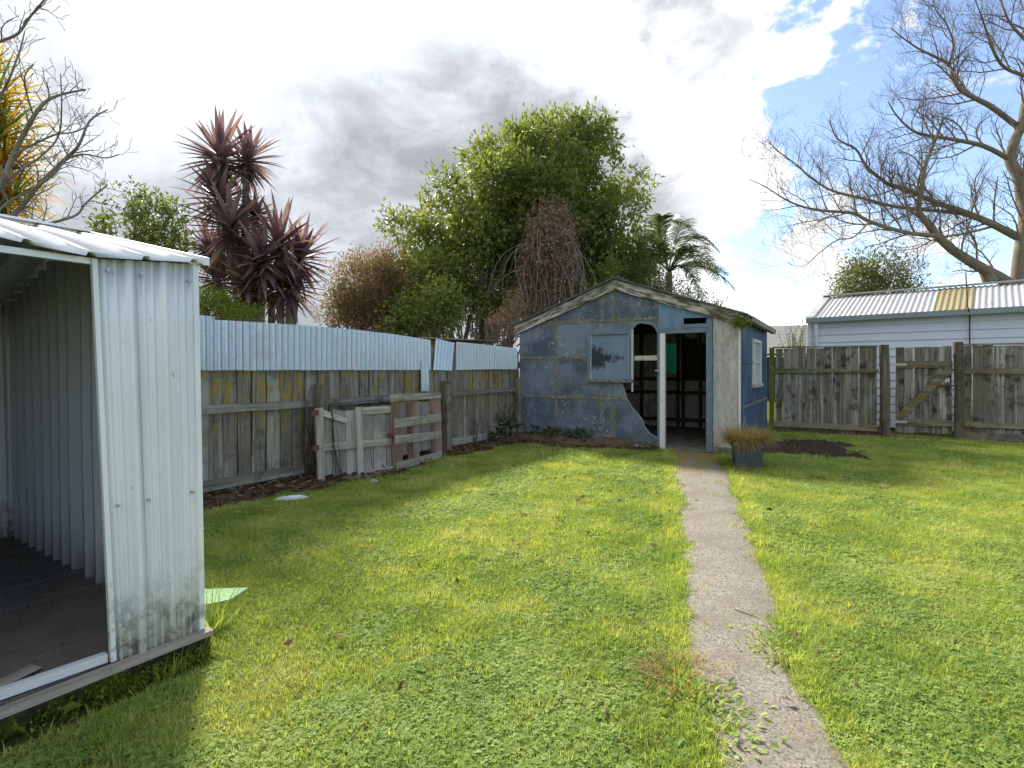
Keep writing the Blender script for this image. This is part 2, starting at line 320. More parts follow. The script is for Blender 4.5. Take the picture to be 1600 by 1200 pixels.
def leafmat(name, cols, trans=.5, rough=.45, spec=.4, patch=None, tint=(1.45, 1.4, .75)):
    """cols: list of 3 colours picked by the per-leaf 'rnd'; thin leaf lets light through"""
    m = bpy.data.materials.new(name); m.use_nodes = True; t = NT(m.node_tree); b = t.n['Principled BSDF']; out = t.n['Material Output']
    a = t.new('ShaderNodeAttribute', attribute_name='rnd').outputs['Fac']; pos = t.new('ShaderNodeNewGeometry').outputs['Position']
    a = t.math('ADD', t.math('MULTIPLY', a, .7), t.math('MULTIPLY', t.new('ShaderNodeObjectInfo').outputs['Random'], .3)) if patch and patch[1] > .38 else a
    if patch: a = t.math('ADD', t.math('MULTIPLY', a, 1-patch[1]), t.math('MULTIPLY', t.step(t.noise(pos, patch[0], 2, .6), .3, .7), patch[1]))
    rp = t.new('ShaderNodeValToRGB'); t.put(rp.inputs[0], a); e = rp.color_ramp.elements
    while len(e) < len(cols): e.new(.5)
    for i, c in enumerate(cols): e[i].position = i/(len(cols)-1); e[i].color = tuple(c)+(1,)
    c = rp.outputs[0]; t.put(b.inputs['Base Color'], c); b.inputs['Roughness'].default_value = rough; b.inputs['Specular IOR Level'].default_value = spec
    tr = t.new('ShaderNodeBsdfTranslucent'); t.put(tr.inputs[0], t.vmath('MULTIPLY', c, tint))
    mx = t.new('ShaderNodeMixShader'); mx.inputs[0].default_value = trans
    t.l.new(b.outputs[0], mx.inputs[1]); t.l.new(tr.outputs[0], mx.inputs[2]); t.l.new(mx.outputs[0], out.inputs[0]); return m
M['leaf_tree'] = leafmat('evergreen_leaf', [(.085, .125, .04), (.175, .225, .062), (.36, .385, .12)], .42, .35, .45, (1.1, .35))
M['leaf_dark'] = leafmat('dark_leaf', [(.012, .035, .012), (.03, .07, .02), (.06, .12, .03)], .3, .35, .45)
M['leaf_red'] = leafmat('reddish_leaf', [(.12, .13, .05), (.22, .155, .10), (.34, .21, .165)], .4, .55, .3, (1.0, .6))
M['leaf_vine'] = leafmat('dry_vine', [(.18, .125, .095), (.33, .235, .185), (.48, .37, .30)], .35, .8, .1)
M['leaf_olive'] = leafmat('olive_leaf', [(.04, .06, .02), (.10, .125, .035), (.22, .23, .10)], .4, .4, .4)
M['leaf_mag'] = leafmat('shrub_leaf', [(.055, .095, .03), (.14, .19, .055), (.28, .30, .12)], .38, .35, .5)
M['leaf_fresh'] = leafmat('fresh_leaf', [(.06, .12, .015), (.15, .22, .03), (.28, .33, .06)], .5, .45, .35)
M['leaf_purple'] = leafmat('purple_sword_leaf', [(.075, .048, .064), (.165, .105, .13), (.28, .20, .215), (.38, .27, .19)], .34, .38, .5, None, (1.2, 1.0, .95))
M['leaf_dead'] = leafmat('dead_sword_leaf', [(.10, .075, .05), (.20, .15, .105), (.31, .25, .18)], .25, .8, .1)
M['leaf_orange'] = leafmat('variegated_leaf', [(.04, .085, .012), (.12, .17, .02), (.48, .27, .015), (.62, .40, .03)], .5, .4, .4)
M['leaf_palm'] = leafmat('palm_leaflet', [(.03, .06, .018), (.075, .115, .04), (.15, .175, .085)], .35, .35, .45)
M['leaf_moss'] = leafmat('moss_frond', [(.05, .075, .008), (.13, .17, .015), (.24, .27, .03)], .3, .8, .1)
M['grass'] = leafmat('lawn_grass', [(.12, .225, .05), (.26, .36, .075), (.44, .50, .13), (.60, .57, .30)], .46, .6, .2, (1.6, .5))
M['clover'] = leafmat('clover_leaf', [(.12, .235, .05), (.28, .39, .10), (.48, .55, .23)], .42, .6, .2, (1.3, .4))
M['straw'] = leafmat('dry_straw', [(.20, .14, .06), (.36, .27, .12), (.48, .40, .20)], .4, .7, .15)
M['litter'] = leafmat('leaf_litter', [(.05, .03, .02), (.14, .085, .05), (.26, .18, .12)], .15, .85, .1)
def bark(name, a, b_, lich=(.20, .20, .12)):
    return material(name, lambda t: (t.mix(t.step(t.noise(t.pos, 2.5, 5, .65), .54, .66), t.mix(t.noise(t.scale(t.pos, (1, 1, .3)), 16, 6, .7), a, b_), lich), t.noise(t.pos, 24, 6, .7)), .9, (.6, .02), spec=.15)
M['bark_grey'] = bark('grey_bark', (.12, .098, .074), (.30, .255, .20), (.27, .26, .17))
M['bark_brown'] = bark('brown_bark', (.09, .07, .052), (.23, .19, .145), (.20, .185, .12))
M['bark_pale'] = bark('pale_bark', (.14, .12, .10), (.32, .28, .24), (.26, .25, .2))
M['garage_wall'] = material('pale_blue_weatherboard', lambda t: t.mix(t.noise(t.scale(t.pos, (.3, .3, 1)), 4, 5, .6), (.58, .68, .80), (.68, .76, .86)), .5)
def f_groof(t): return t.mix(t.step(t.noise(t.pos, 3, 6, .7), .55, .72), t.mix(t.noise(t.pos, 14, 4), (.46, .46, .47), (.64, .64, .64)), (.38, .34, .26))
M['garage_roof'] = material('silver_roof_iron', f_groof, .45, metal=.35, spec=.5)
M['roof_yellow'] = material('lichen_roof_sheet', lambda t: t.mix(t.noise(t.pos, 8, 6, .7), (.22, .18, .09), (.40, .35, .20)), .8)
M['gutter'] = material('blue_grey_gutter', lambda t: t.mix(t.noise(t.pos, 7, 4), (.25, .33, .38), (.34, .42, .46)), .45)
M['white_pipe'] = material('white_plastic_pipe', lambda t: t.mix(t.noise(t.pos, 6, 4), (.66, .70, .74), (.76, .79, .81)), .4)
M['black'] = material('black_cable', lambda t: t.mix(t.noise(t.pos, 9, 3), (.02, .02, .022), (.04, .04, .042)), .6)
M['tile_far'] = material('grey_tile_roof', lambda t: t.mix(t.noise(t.pos, 6, 5), (.22, .22, .22), (.36, .36, .35)), .7)
M['navy'] = material('navy_wall', lambda t: t.mix(t.noise(t.pos, 3, 3), (.03, .04, .09), (.05, .06, .12)), .6)
M['purple'] = material('purple_cloth', lambda t: t.mix(t.noise(t.pos, 9, 3), (.10, .08, .34), (.14, .11, .42)), .7)
M['pot'] = material('dark_slate_pot', lambda t: t.mix(t.noise(t.pos, 9, 5, .65), (.045, .058, .07), (.10, .12, .135)), .6)
M['steel'] = material('zinc_hinge', lambda t: t.mix(t.noise(t.loc, 30, 4), (.30, .32, .34), (.55, .57, .58)), .4, metal=.7)
M['rust'] = material('rusty_iron', lambda t: t.mix(t.noise(t.loc, 50, 5), (.06, .03, .018), (.20, .10, .055)), .9)
M['plastic_white'] = material('white_plastic_sheet', lambda t: t.mix(t.noise(t.pos, 20, 4), (.55, .56, .58), (.75, .76, .77)), .5)
M['green_board'] = material('pale_green_board', lambda t: t.mix(t.noise(t.pos, 12, 5, .7), (.26, .52, .20), (.42, .66, .34)), .6)
M['brick'] = material('old_brick', lambda t: t.mix(t.noise(t.loc, 20, 5, .7), (.16, .08, .06), (.30, .19, .15)), .9)
M['moss'] = material('green_moss', lambda t: (t.mix(t.noise(t.pos, 25, 6, .7), (.03, .05, .006), (.15, .19, .02)), t.noise(t.pos, 60, 5)), .95, (.8, .01), spec=.1)
M['moss_base'] = material('mossy_bearer', lambda t: (t.mix(t.step(t.noise(t.pos, 7, 6, .7), .45, .6), (.045, .035, .024), (.09, .115, .015)), t.noise(t.pos, 40, 6)), .95, (.7, .01), spec=.1)
M['stone'] = material('grey_stone', lambda t: t.mix(t.noise(t.loc, 18, 5), (.25, .24, .22), (.45, .44, .42)), .85)
M['blue_spot'] = material('bright_blue_plastic', lambda t: t.mix(t.noise(t.pos, 9, 2), (.01, .02, .5), (.02, .04, .7)), .4)

# ================================================================ ground, path, soil
def grid_coords():
    a = np.concatenate([np.linspace(-400, -24, 16), np.linspace(-20, 24, 221), np.linspace(30, 400, 16)])
    return a
gx = grid_coords(); gy = grid_coords()
X, Y = np.meshgrid(gx, gy, indexing='ij'); Z = (fbm(X, Y, 1.3, 3)-.5)*.03*(np.hypot(X, Y-6) < 14)-.006
n0, n1 = X.shape; idx = np.arange(n0*n1).reshape(n0, n1)
Q = np.stack([idx[:-1, :-1], idx[1:, :-1], idx[1:, 1:], idx[:-1, 1:]], -1).reshape(-1, 4)
g = link('ground', fast_mesh('ground', np.stack([X, Y, Z], -1), Q, smooth=True), M['ground']); tag(g, kind='structure')

PL = [(1135, 1200), (1078, 1000), (1072, 900), (1062, 800), (1052, 725), (1046, 704)]     # edges of the path in the photograph
PR = [(1320, 1200), (1222, 1000), (1192, 900), (1160, 800), (1132, 725), (1112, 704)]
Lw = [ground_at(*p) for p in PL]; Rw = [ground_at(*p) for p in PR]
def path_edges(y):
    ly = np.array([-6.0]+[p.y for p in Lw]); lx = np.array([-.9]+[p.x for p in Lw]); ry = np.array([-6.0]+[p.y for p in Rw]); rx = np.array([-.35]+[p.x for p in Rw])
    return np.interp(y, ly, lx), np.interp(y, ry, rx)
ys = np.linspace(-6, 8.7, 150); l, r = path_edges(ys); V = []
for i, y in enumerate(ys):
    for k in range(7):
        f = k/6; V.append((l[i]-.10+(r[i]-l[i]+.20)*f, y, .016-.03*abs(2*f-1)**6+.004*math.sin(y*3+k)))
Q = [(i*7+k, i*7+k+1, (i+1)*7+k+1, (i+1)*7+k) for i in range(149) for k in range(6)]
tag(link('path', fast_mesh('path', V, Q, smooth=True), M['path']), kind='structure')

# frames of the big flat things (all from where their feet meet the ground)
LF0 = ground_at(310, 783); LF1 = Vector((.06, 10.25, 0)); dl = (LF1-LF0); LFr = Frame(LF0, math.atan2(dl.y, dl.x)); LFL = dl.length
RF0 = ground_at(1207, 674); RF1 = ground_at(1600, 692); dr = RF1-RF0; RFr = Frame(RF0, math.atan2(dr.y, dr.x))
eL, eR = Vector((.07, 10.2, 0)), Vector((3.437, 8.16, 0)); ds = eR-eL; SA = math.atan2(ds.y, ds.x)
BS = Frame(eL+ds*.0217, SA); SW = BS.u(1157); SD = 3.4                                      # blue shed: width, depth
GC = ground_at(312, 982, .12); GS = Frame(GC, R(56.1)); GW, GD = 2.2, 2.54                   # garden shed: front runs to local -x

def in_frame(fr, x, y): rx, ry = x-fr.o.x, y-fr.o.y; return rx*fr.x.x+ry*fr.x.y, rx*fr.y.x+ry*fr.y.y
def soil_masks(x, y):
    """0 = lawn, 1 = bare"""
    nz = (fbm(x, y, 2.2, 11)-.5)
    u, v = in_frame(LFr, x, y); a = v+.42+nz*.9+.25*np.exp(-((u-1.6)/.7)**2)                 # strip along the left fence
    a = np.where(u > LFL+.3, -1, a)
    u, v = in_frame(BS, x, y); b = np.where((u > -1.2) & (u < 2.6), v+.88-.20*u+nz*1.1, -1)   # along the shed front
    d = 1-np.hypot((x-4.75)/.95, (y-9.0)/.9)+nz*1.5+(fbm(x, y, 6.5, 91)-.5)*1.3               # dark patch beside the shed
    u, v = in_frame(RFr, x, y); e = np.where(u > 0, v+.24+nz*.7, -1)
    return a, b, d, e
def bare(x, y):
    a, b, d, e = soil_masks(x, y); return np.maximum(np.maximum(a, b), np.maximum(d*1.2, e)) > 0
def soil(name, x0, x1, y0, y1, pick, m, h, step=.05):
    xs, ysv = np.arange(x0, x1, step), np.arange(y0, y1, step); A, B = np.meshgrid(xs, ysv, indexing='ij')
    k = pick(A, B); z = np.clip(k*.25, -.05, h)+(fbm(A, B, 5, 21)-.5)*.07*np.clip(k*5+.4, 0, 1)+(fbm(A, B, 17, 23)-.5)*.035*np.clip(k*5+.4, 0, 1)-.012
    keep = k > -.12; id_ = -np.ones(A.shape, int); id_[keep] = np.arange(keep.sum())
    q = np.stack([id_[:-1, :-1], id_[1:, :-1], id_[1:, 1:], id_[:-1, 1:]], -1).reshape(-1, 4); q = q[(q >= 0).all(1)]
    return tag(link(name, fast_mesh(name, np.stack([A[keep], B[keep], z[keep]], -1), q, smooth=True), m), kind='structure')
def strip_lim(x, y):
    u, v = in_frame(LFr, x, y); return np.where((v > .35) | (u < -2.5), -1, soil_masks(x, y)[0])
soil('soil_strip', -5, 1.2, 3.2, 11, strip_lim, M['soil'], .05)
def front_lim(x, y):
    u, v = in_frame(BS, x, y); return np.where(v > .12, -1, soil_masks(x, y)[1])
soil('soil_bed', -.8, 3.2, 7.6, 11.2, front_lim, M['soil'], .15)
def right_lim(x, y):
    u, v = in_frame(RFr, x, y); return np.where((v > .10) | (u < .1), -1, soil_masks(x, y)[3])
soil('soil_edge', 5.2, 13, 6.5, 12, right_lim, M['soil'], .03)
soil('mulch_patch', 3.7, 6.6, 7.7, 11, lambda x, y: np.where(in_frame(BS, x, y)[0] < SW+.02, -1, soil_masks(x, y)[2]), M['soil_dark'], .05)

# ================================================================ weathered fence on the left
def paling_mesh(wd, h, t, seed, m):
    r = random.Random(seed); V = []; n = 5
    for i in range(n+1):
        z = h*i/n; bw = r.uniform(-.004, .004); yo = r.uniform(-.003, .003)
        x0, x1 = -wd/2+bw+r.uniform(-.003, .003), wd/2+bw+r.uniform(-.003, .003)
        dz0, dz1 = ((r.uniform(-.012, .012), r.uniform(-.012, .012)) if i in (0, n) else (0, 0))
        V += [(x0, yo, z+dz0), (x1, yo, z+dz1), (x1, yo+t, z+dz1), (x0, yo+t, z+dz0)]
    Fs = [(0, 1, 5, 4)]
    Fs = [(3, 2, 1, 0), (n*4, n*4+1, n*4+2, n*4+3)]
    for i in range(n):
        for k in range(4): Fs.append((i*4+k, i*4+(k+1) % 4, (i+1)*4+(k+1) % 4, (i+1)*4+k))
    me = bpy.data.meshes.new('paling'); me.from_pydata(V, [], Fs); me.update(); me.materials.append(m); return me
lf = empty('timber_fence', LFr.w(-2.6, 0, 0), LFr.a, 'old grey paling fence topped with corrugated iron sheets, joining the blue shed', 'fence')
U = lambda u: u+2.6
variants = [paling_mesh(w_, 1.62, .02, s_, M['paling']) for s_, w_ in enumerate((.150, .142, .155, .147, .138))]
u = -2.5; k = 0
while u < LFL+.02:
    me = variants[random.randrange(5)]; wd = (.150, .142, .155, .147, .138)[variants.index(me)]
    link('paling', me, None, lf, (U(u+wd/2), .0+random.uniform(0, .008), .015+random.uniform(-.015, .015)), (random.uniform(-.008, .004), random.uniform(-.007, .007), 0))
    gp_ = random.choice((.008, .012, .018, .024, .03)); link('added_gap_board', variants[k % 5], None, lf, (U(u+wd+gp_/2), .034+random.uniform(0, .006), random.uniform(-.01, .01))); u += wd+gp_; k += 1  # second layer of boards added behind the gaps to keep them dark
def rail_piece(parent, u0, u1, z0, z1, h, m, y0=-.05, y1=-.002, name='rail'):
    mb = MB(); n = max(2, int((u1-u0)/.4)); vs = []
    for i in range(n+1):
        f = i/n; uu = u0+(u1-u0)*f; zz = z0+(z1-z0)*f+random.uniform(-.004, .004); hh = h/2+random.uniform(-.004, .004)
        vs += [(uu, y0, zz-hh), (uu, y1, zz-hh), (uu, y1, zz+hh), (uu, y0, zz+hh)]
    fs = [(3, 2, 1, 0), tuple(n*4+k for k in range(4))]+[(i*4+k, i*4+(k+1) % 4, (i+1)*4+(k+1) % 4, (i+1)*4+k) for i in range(n) for k in range(4)]
    return mb.add(vs, fs).build(name, m, parent)
up = [LFr.u(a) for a in (490, 607, 690, 811)]
segs = [(-2.5, up[0]-.02), (up[0]+.06, up[2]-.05), (up[2]+.06, LFL-.03)]
for (a, b), zz in zip(segs, ((.90, .895), (.90, .90), (.91, .93))):
    rail_piece(lf, U(a), U(b), zz[0], zz[1], .085, M['rail']); rail_piece(lf, U(a), U(b), .14, .14, .105, M['rail'])
for i, uu in enumerate([-1.5, up[0]+.02, up[2], LFL-.02]):
    h = 1.12 if i < 3 else 1.14; MB().add(*(lambda b: (b.v, b.f))(MB().box(U(uu)-.055, U(uu)+.055, -.16, -.052, -.05, h, .006))).build('post', M['fence_post'], lf)
def corr_sheet(name, parent, m, u0, u1, zb, zt, y=-.03, pitch=.076, amp=.017, shear=0.0, rows=4):
    n = int((u1-u0)/pitch*8)+1; V = []
    for j in range(rows+1):
        f = j/rows
        for i in range(n+1):
            uu = u0+(u1-u0)*i/n; fu = i/n; z = (zb[0]+(zb[1]-zb[0])*fu)*(1-f)+(zt[0]+(zt[1]-zt[0])*fu)*f
            V.append((uu+shear*f, y+amp*math.sin(2*math.pi*uu/pitch)+.006*math.sin(uu*2.1+f*2)*f, z))
    q = [(j*(n+1)+i, j*(n+1)+i+1, (j+1)*(n+1)+i+1, (j+1)*(n+1)+i) for j in range(rows) for i in range(n)]
    o = link(name, fast_mesh(name, V, q, smooth=True), m, parent); md = o.modifiers.new('thickness', 'SOLIDIFY'); md.thickness = .0012; md.use_rim = False; return o
def topz(px, py): return LFr.px(px, py, -.03)[1]
edges = [(None, 497), (381, 502), (468, 508), (553, 515), (621, 523), (672, 531)]
pu = -2.5; pz = topz(298, 497)+.03
for i in range(3):
    corr_sheet('corrugated_sheet', lf, M['galv'], U(-2.5+i*.86), U(-2.5+(i+1)*.86+.03), (1.285, 1.29), (1.86-.01*i, 1.85-.01*i), y=-.03-.003*(i % 2))
prev_u, prev_z = -2.5+3*.86, topz(300, 497)
for i, (px, py) in enumerate(edges[1:]):
    uu = LFr.u(px, -.03); zz = topz(px, py)
    corr_sheet('corrugated_sheet', lf, M['galv'], U(prev_u), U(uu+(.03 if px != 672 else 0)), (1.288, 1.292), (prev_z, zz), y=-.03-.004*(i % 2)); prev_u, prev_z = uu, zz
ua, ub = LFr.u(656, -.04), LFr.u(668, -.04)
corr_sheet('iron_strip', lf, M['galv'], U(ua), U(ub), (LFr.px(656, 611)[1], LFr.px(668, 611)[1]), (1.40, 1.40), y=-.055)
ua, ub = LFr.u(677, -.05), LFr.u(712, -.05)
corr_sheet('corrugated_sheet', lf, M['galv'], U(ua), U(ub-.10), (1.29, 1.28), (topz(680, 529), topz(707, 536)), y=-.06, shear=.07)
ua, ub = LFr.u(714, -.03), LFL-.0
corr_sheet('corrugated_sheet', lf, M['galv'], U(ua), U((ua+ub)/2+.03), (1.29, 1.30), (topz(714, 534), topz(760, 539)), y=-.03)
corr_sheet('corrugated_sheet', lf, M['galv'], U((ua+ub)/2), U(ub), (1.30, 1.30), (topz(760, 539), topz(806, 544)), y=-.034)

# broken broken gate and pallet leaning at the fence
def traced(parent, fr, pts, y0, y1, m, name, off=(0, 0)):
    poly = fr.poly(pts, (y0)); mb = MB(); mb.prism([(a-off[0], b-off[1]) for a, b in poly], y0, y1); return mb.build(name, m, parent, (off[0], 0, off[1]))
PA0, PA1 = ground_at(497, 757), ground_at(620, 738); dA = PA1-PA0; FA = Frame(PA0, math.atan2(dA.y, dA.x))
pa = empty('broken_gate', PA0, FA.a, 'bleached broken timber gate with board backing, leaning against the fence post', 'gate'); pa.rotation_euler[0] = -.03
xs = [497, 520, 541, 562, 584, 604, 618]
for a, b in zip(xs[:-1], xs[1:]):
    traced(pa, FA, [(a+.6, 641+random.uniform(-2, 3)), (b-.4, 641+random.uniform(-2, 3)), (b-.4, 744-(b-497)*.09+random.uniform(-4, 0)), (a+.6, 748-(a-497)*.09+random.uniform(-4, 0))], .0, .015, M['scrap_back'], 'backing_board')
for q in ([(495, 639), (507, 637), (508, 761), (498, 763)], [(558, 637), (567, 636), (569, 749), (560, 751)], [(612, 636), (620, 635), (624, 739), (617, 741)]):
    traced(pa, FA, q, -.05, -.018, M['scrap_up'], 'upright')
for q in ([(568, 637), (612, 634), (612, 645), (568, 648)], [(507, 693), (558, 689), (558, 700), (507, 705)], [(568, 689), (613, 684), (613, 695), (568, 699)],
          [(568, 738), (616, 729), (616, 742), (568, 751)], [(507, 752), (560, 743), (560, 752), (507, 758)], [(506, 640), (545, 655), (543, 662), (505, 650)]):
    traced(pa, FA, q, -.045, -.001, M['scrap'], 'cross_board')
for q in ((608, 680), (490, 645), (490, 699)):
    c = FA.px(*q); mb = MB(); mb.box(c[0]-.04, c[0]+.04, -.075, -.052, c[1]-.028, c[1]+.028, .006); mb.build('rusty_hinge', M['rust'], pa)
PB0, PB1 = ground_at(617, 741), ground_at(691, 715); dB = PB1-PB0; FB = Frame(PB0, math.atan2(dB.y, dB.x))
pb = empty('wooden_pallet', PB0, FB.a, 'broken pallet with pale slats and reddish uprights, propped upright beside the broken gate', 'pallet'); pb.rotation_euler[0] = -.02
for q in ([(645, 616), (655, 615), (656, 716), (646, 720)], [(681, 613), (690, 613), (691, 708), (682, 711)], [(621, 618), (628, 617), (630, 727), (623, 730)]):
    traced(pb, FB, q, -.03, .05, M['scrap_red'], 'upright')
for a, b in ((622, 640), (641, 660), (661, 679), (680, 690)):
    traced(pb, FB, [(a, 628), (b-.6, 627), (b-.6, 714-(b-622)*.27), (a, 714-(a-622)*.27)], .055, .07, M['scrap_back'], 'backing_board')
for q in ([(614, 616), (690, 613), (691, 622), (614, 628)], [(620, 655), (691, 645), (691, 658), (620, 669)], [(620, 681), (691, 673), (691, 685), (620, 694)], [(622, 723), (691, 705), (691, 715), (622, 735)]):
    traced(pb, FB, q, -.055, -.032, M['scrap'], 'slat')

# ================================================================ blue shed
bs = empty('blue_shed', BS.o, SA, 'small derelict shed of flaking blue sheets with a broken front wall and open doorway', 'shed')
def clip(poly, a, b, c):   # keep a*x+b*z <= c
    out = []
    for i in range(len(poly)):
        p, q = poly[i], poly[(i+1) % len(poly)]; fp, fq = a*p[0]+b*p[1]-c, a*q[0]+b*q[1]-c
        if fp <= 0: out.append(p)
        if (fp < 0 < fq) or (fq < 0 < fp): t = fp/(fp-fq); out.append((p[0]+(q[0]-p[0])*t, p[1]+(q[1]-p[1])*t))
    return out
px = BS.px
ridge_u = BS.u(962); ridge_z = px(962, 441)[1]; zl = px(812, 508)[1]; zr_ = px(1157, 497)[1]
eave = (zl+zr_)/2; zl = zr_ = eave
def rake(u): return eave+(ridge_z-eave)*(1-abs(u-ridge_u)/(ridge_u if u < ridge_u else SW-ridge_u))
def rz_(pxl): uu = BS.u(pxl); return (uu, rake(uu))
base = .11
brk = [(1029, 685), (1022, 681), (1016, 678), (1011, 671), (1007, 667), (1004, 656), (996, 646), (988, 637), (980, 624), (976, 610), (971, 597)]
outline = [(0, base), (BS.u(1029), base)]+[px(*p) for p in brk]+[px(990, 597), px(990, 513), px(994, 508), px(1000, 505), px(1010, 506), px(1018, 508), px(1023, 513), px(1026, 519), px(1029, 517)]
outline += [rz_(1029), (ridge_u, ridge_z), (0, zl)]
c1, c2 = BS.u(869), BS.u(958); r1, r2, r3 = px(869, 505)[1], px(869, 559)[1], px(869, 620)[1]
cols, rows = [-.01, c1, c2, 9], [0, r3, r2, r1, 9]
for i in range(3):
    for j in range(4):
        pl = outline
        for (a, b, c) in ((1, 0, cols[i+1]-.002), (-1, 0, -cols[i]-.002), (0, 1, rows[j+1]-.002), (0, -1, -rows[j]-.002)): pl = clip(pl, a, b, c) if pl else pl
        cl_ = []
        for p in pl:
            if not cl_ or (abs(p[0]-cl_[-1][0])+abs(p[1]-cl_[-1][1])) > .002: cl_.append(p)
        ar = abs(sum(cl_[k][0]*cl_[(k+1) % len(cl_)][1]-cl_[(k+1) % len(cl_)][0]*cl_[k][1] for k in range(len(cl_)))) if len(cl_) > 2 else 0
        if ar > .01: MB().prism(cl_, 0, .009).build('wall_sheet', M['blue'], bs)
for q in ([(1029, 517), (1068, 517), (1068, None), (1029, None)], [(1068, 508), (1105, 507), (1105, 517), (1068, 517)], [(1068, 497), (1105, 496), (1105, None), (1068, None)], [(1105, 517), (1113, 517), (1113, None), (1105, None)]):
    MB().prism([px(a, b) if b else rz_(a) for a, b in q], .001, .012).build('wall_sheet', M['blue_clean'], bs)
u0, u1 = BS.u(1114), SW
MB().prism([(u0, base), (u1, base), (u1, rake(u1)), (u0, rake(u0))], .002, .012).build('bare_wall_sheet', M['bareboard'], bs)['label'] = 'bare grey sheet without paint beside the doorway'
def strip(u0, z0, u1, z1, hw=.017):
    d = Vector((u1-u0, 0, z1-z0)).normalized(); MB().plank((u0, -.005, z0), (u1, -.005, z1), (-d.z*hw, 0, d.x*hw), (0, .0045, 0), .0015).build('joint_strip', M['joint'], bs)
strip(c1, r1, BS.u(1026), r1); strip(.02, r2, BS.u(917), r2); strip(.05, r3, BS.u(979), r3-.005)
strip(c1, base, c1, r1-.03); strip(c2, r1+.03, c2, rake(c2)-.03); strip(BS.u(941), base, BS.u(941), px(941, 600)[1], .03); strip(BS.u(1026), r1+.03, BS.u(1026), rake(BS.u(1026))-.03, .02)
# torn white edges of the broken sheet
mb = MB(); bp = [px(*p) for p in brk]
mb.tube([(a, .004, b) for a, b in bp], .005, 4); mb.build('torn_edge', M['white_trim'], bs)
# window with board
wl, wr, wt, wb = BS.u(919), BS.u(988), px(950, 518)[1], px(950, 596)[1]
win = MB().box(wl, wl+.055, -.045, -.001, wb, wt).build('window', M['trim_blue'], bs)
MB().box(wr-.055, wr, -.045, -.001, wb, wt).build('frame_side', M['trim_blue'], win); MB().box(wl+.056, wr-.056, -.045, -.001, wt-.05, wt).build('frame_head', M['trim_blue'], win)
MB().box(0, wr-wl-.112, -.012, -.002, 0, wt-wb-.09).build('pane', M['pane_board'], win, (wl+.056, 0, wb+.04))
MB().box(wl-.02, wr+.02, -.075, -.001, wb-.012, wb+.038, .003).build('sill', M['joint'], win)
for xx in (wl+.0565, wr-.067): MB().box(xx, xx+.009, -.024, -.013, wb+.04, wt-.05).build('bead', M['white_trim'], win)
MB().box(wr+.001, wr+.016, -.04, .01, px(990, 612)[1], wt+.02, .002).build('loose_strip', M['white_trim'], bs)
# studs and jambs around the opening
def vpost(pxa, pxb, pya, pyb, y0, y1, m, name):
    (a, zt_), (b, zb_) = px(pxa, pya, y0), px(pxb, pyb, y0); return MB().box(a, b, y0, y1, max(zb_, .02), zt_, .003).build(name, m, bs)
vpost(1031, 1038.5, 521, 702, -.03, .05, M['white_trim'], 'door_jamb'); vpost(1027, 1031, 512, 697, -.012, .06, M['trim_blue'], 'door_stud')
vpost(1103, 1112.5, 499, 707, -.035, .05, M['trim_blue'], 'door_jamb'); vpost(1030, 1104, 513, 519, -.02, .05, M['trim_blue'], 'door_head')
a = px(991, 556); b = px(1027, 563); MB().box(a[0], b[0], .012, .05, b[1], a[1], .003).build('nogging', M['scrap'], bs)
a = px(1066, 507); b = px(1106, 511); MB().box(a[0], b[0], -.03, .0, b[1], a[1]).build('vent_sill', M['trim_blue'], bs)
a = px(1028, 579); MB().box(a[0]-.03, a[0]+.03, -.06, -.03, a[1]-.012, a[1]+.012).build('door_latch', M['steel'], bs)
MB().box(SW-.028, SW+.004, -.012, .001, base, rake(SW)-.02, .003).build('corner_strip', M['white_trim'], bs)
# foundation, floor
MB().box(-.02, BS.u(1031), -.02, .06, -.1, base, .006).build('foundation', M['concrete_base'], bs)
MB().box(BS.u(1112), SW+.02, -.02, .06, -.1, base, .006).build('foundation', M['concrete_base'], bs)
MB().box(.05, SW-.05, .062, SD, -.1, .045).build('floor', M['concrete_base'], bs)
# side walls
MB().box(0, .009, .012, SD, base, zl-.01).build('side_wall', M['blue'], bs)
def side(p): return BS.side(p[0], p[1], SW)
va, vb = 1.25, 2.25; sza, szb = 1.02, 1.82
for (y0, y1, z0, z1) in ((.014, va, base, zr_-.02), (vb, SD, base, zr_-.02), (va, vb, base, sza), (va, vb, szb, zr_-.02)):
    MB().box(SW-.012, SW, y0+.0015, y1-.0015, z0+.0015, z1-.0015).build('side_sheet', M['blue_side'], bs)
sw = MB().box(SW-.03, SW+.035, va, va+.06, sza, szb).build('side_window', M['white_trim'], bs)
MB().box(SW-.03, SW+.035, vb-.06, vb, sza, szb).build('frame_side', M['white_trim'], sw); MB().box(SW-.03, SW+.033, va+.061, vb-.061, szb-.05, szb).build('frame_head', M['white_trim'], sw)
MB().box(SW-.03, SW+.06, va-.03, vb+.03, sza-.03, sza+.02).build('sill', M['scrap'], sw)
for f in (.33, .66): MB().box(SW-.02, SW+.02, va+.06+(vb-va-.12)*f-.012, va+.06+(vb-va-.12)*f+.012, sza+.021, szb-.051).build('glazing_bar', M['white_trim'], sw)
MB().box(SW-.019, SW+.019, va+.061, vb-.061, (sza+szb)/2-.012, (sza+szb)/2+.012).build('glazing_bar', M['white_trim'], sw)
MB().box(SW-.006, SW-.002, va+.061, vb-.061, sza+.021, szb-.051).build('pane', M['glass'], sw)
MB().box(SW+.001, SW+.012, .02, SD-.02, 1.40, 1.43, .002).build('side_batten', M['blue_side'], bs); MB().box(SW+.001, SW+.010, .02, SD-.02, .70, .73, .002).build('side_batten', M['joint'], bs)
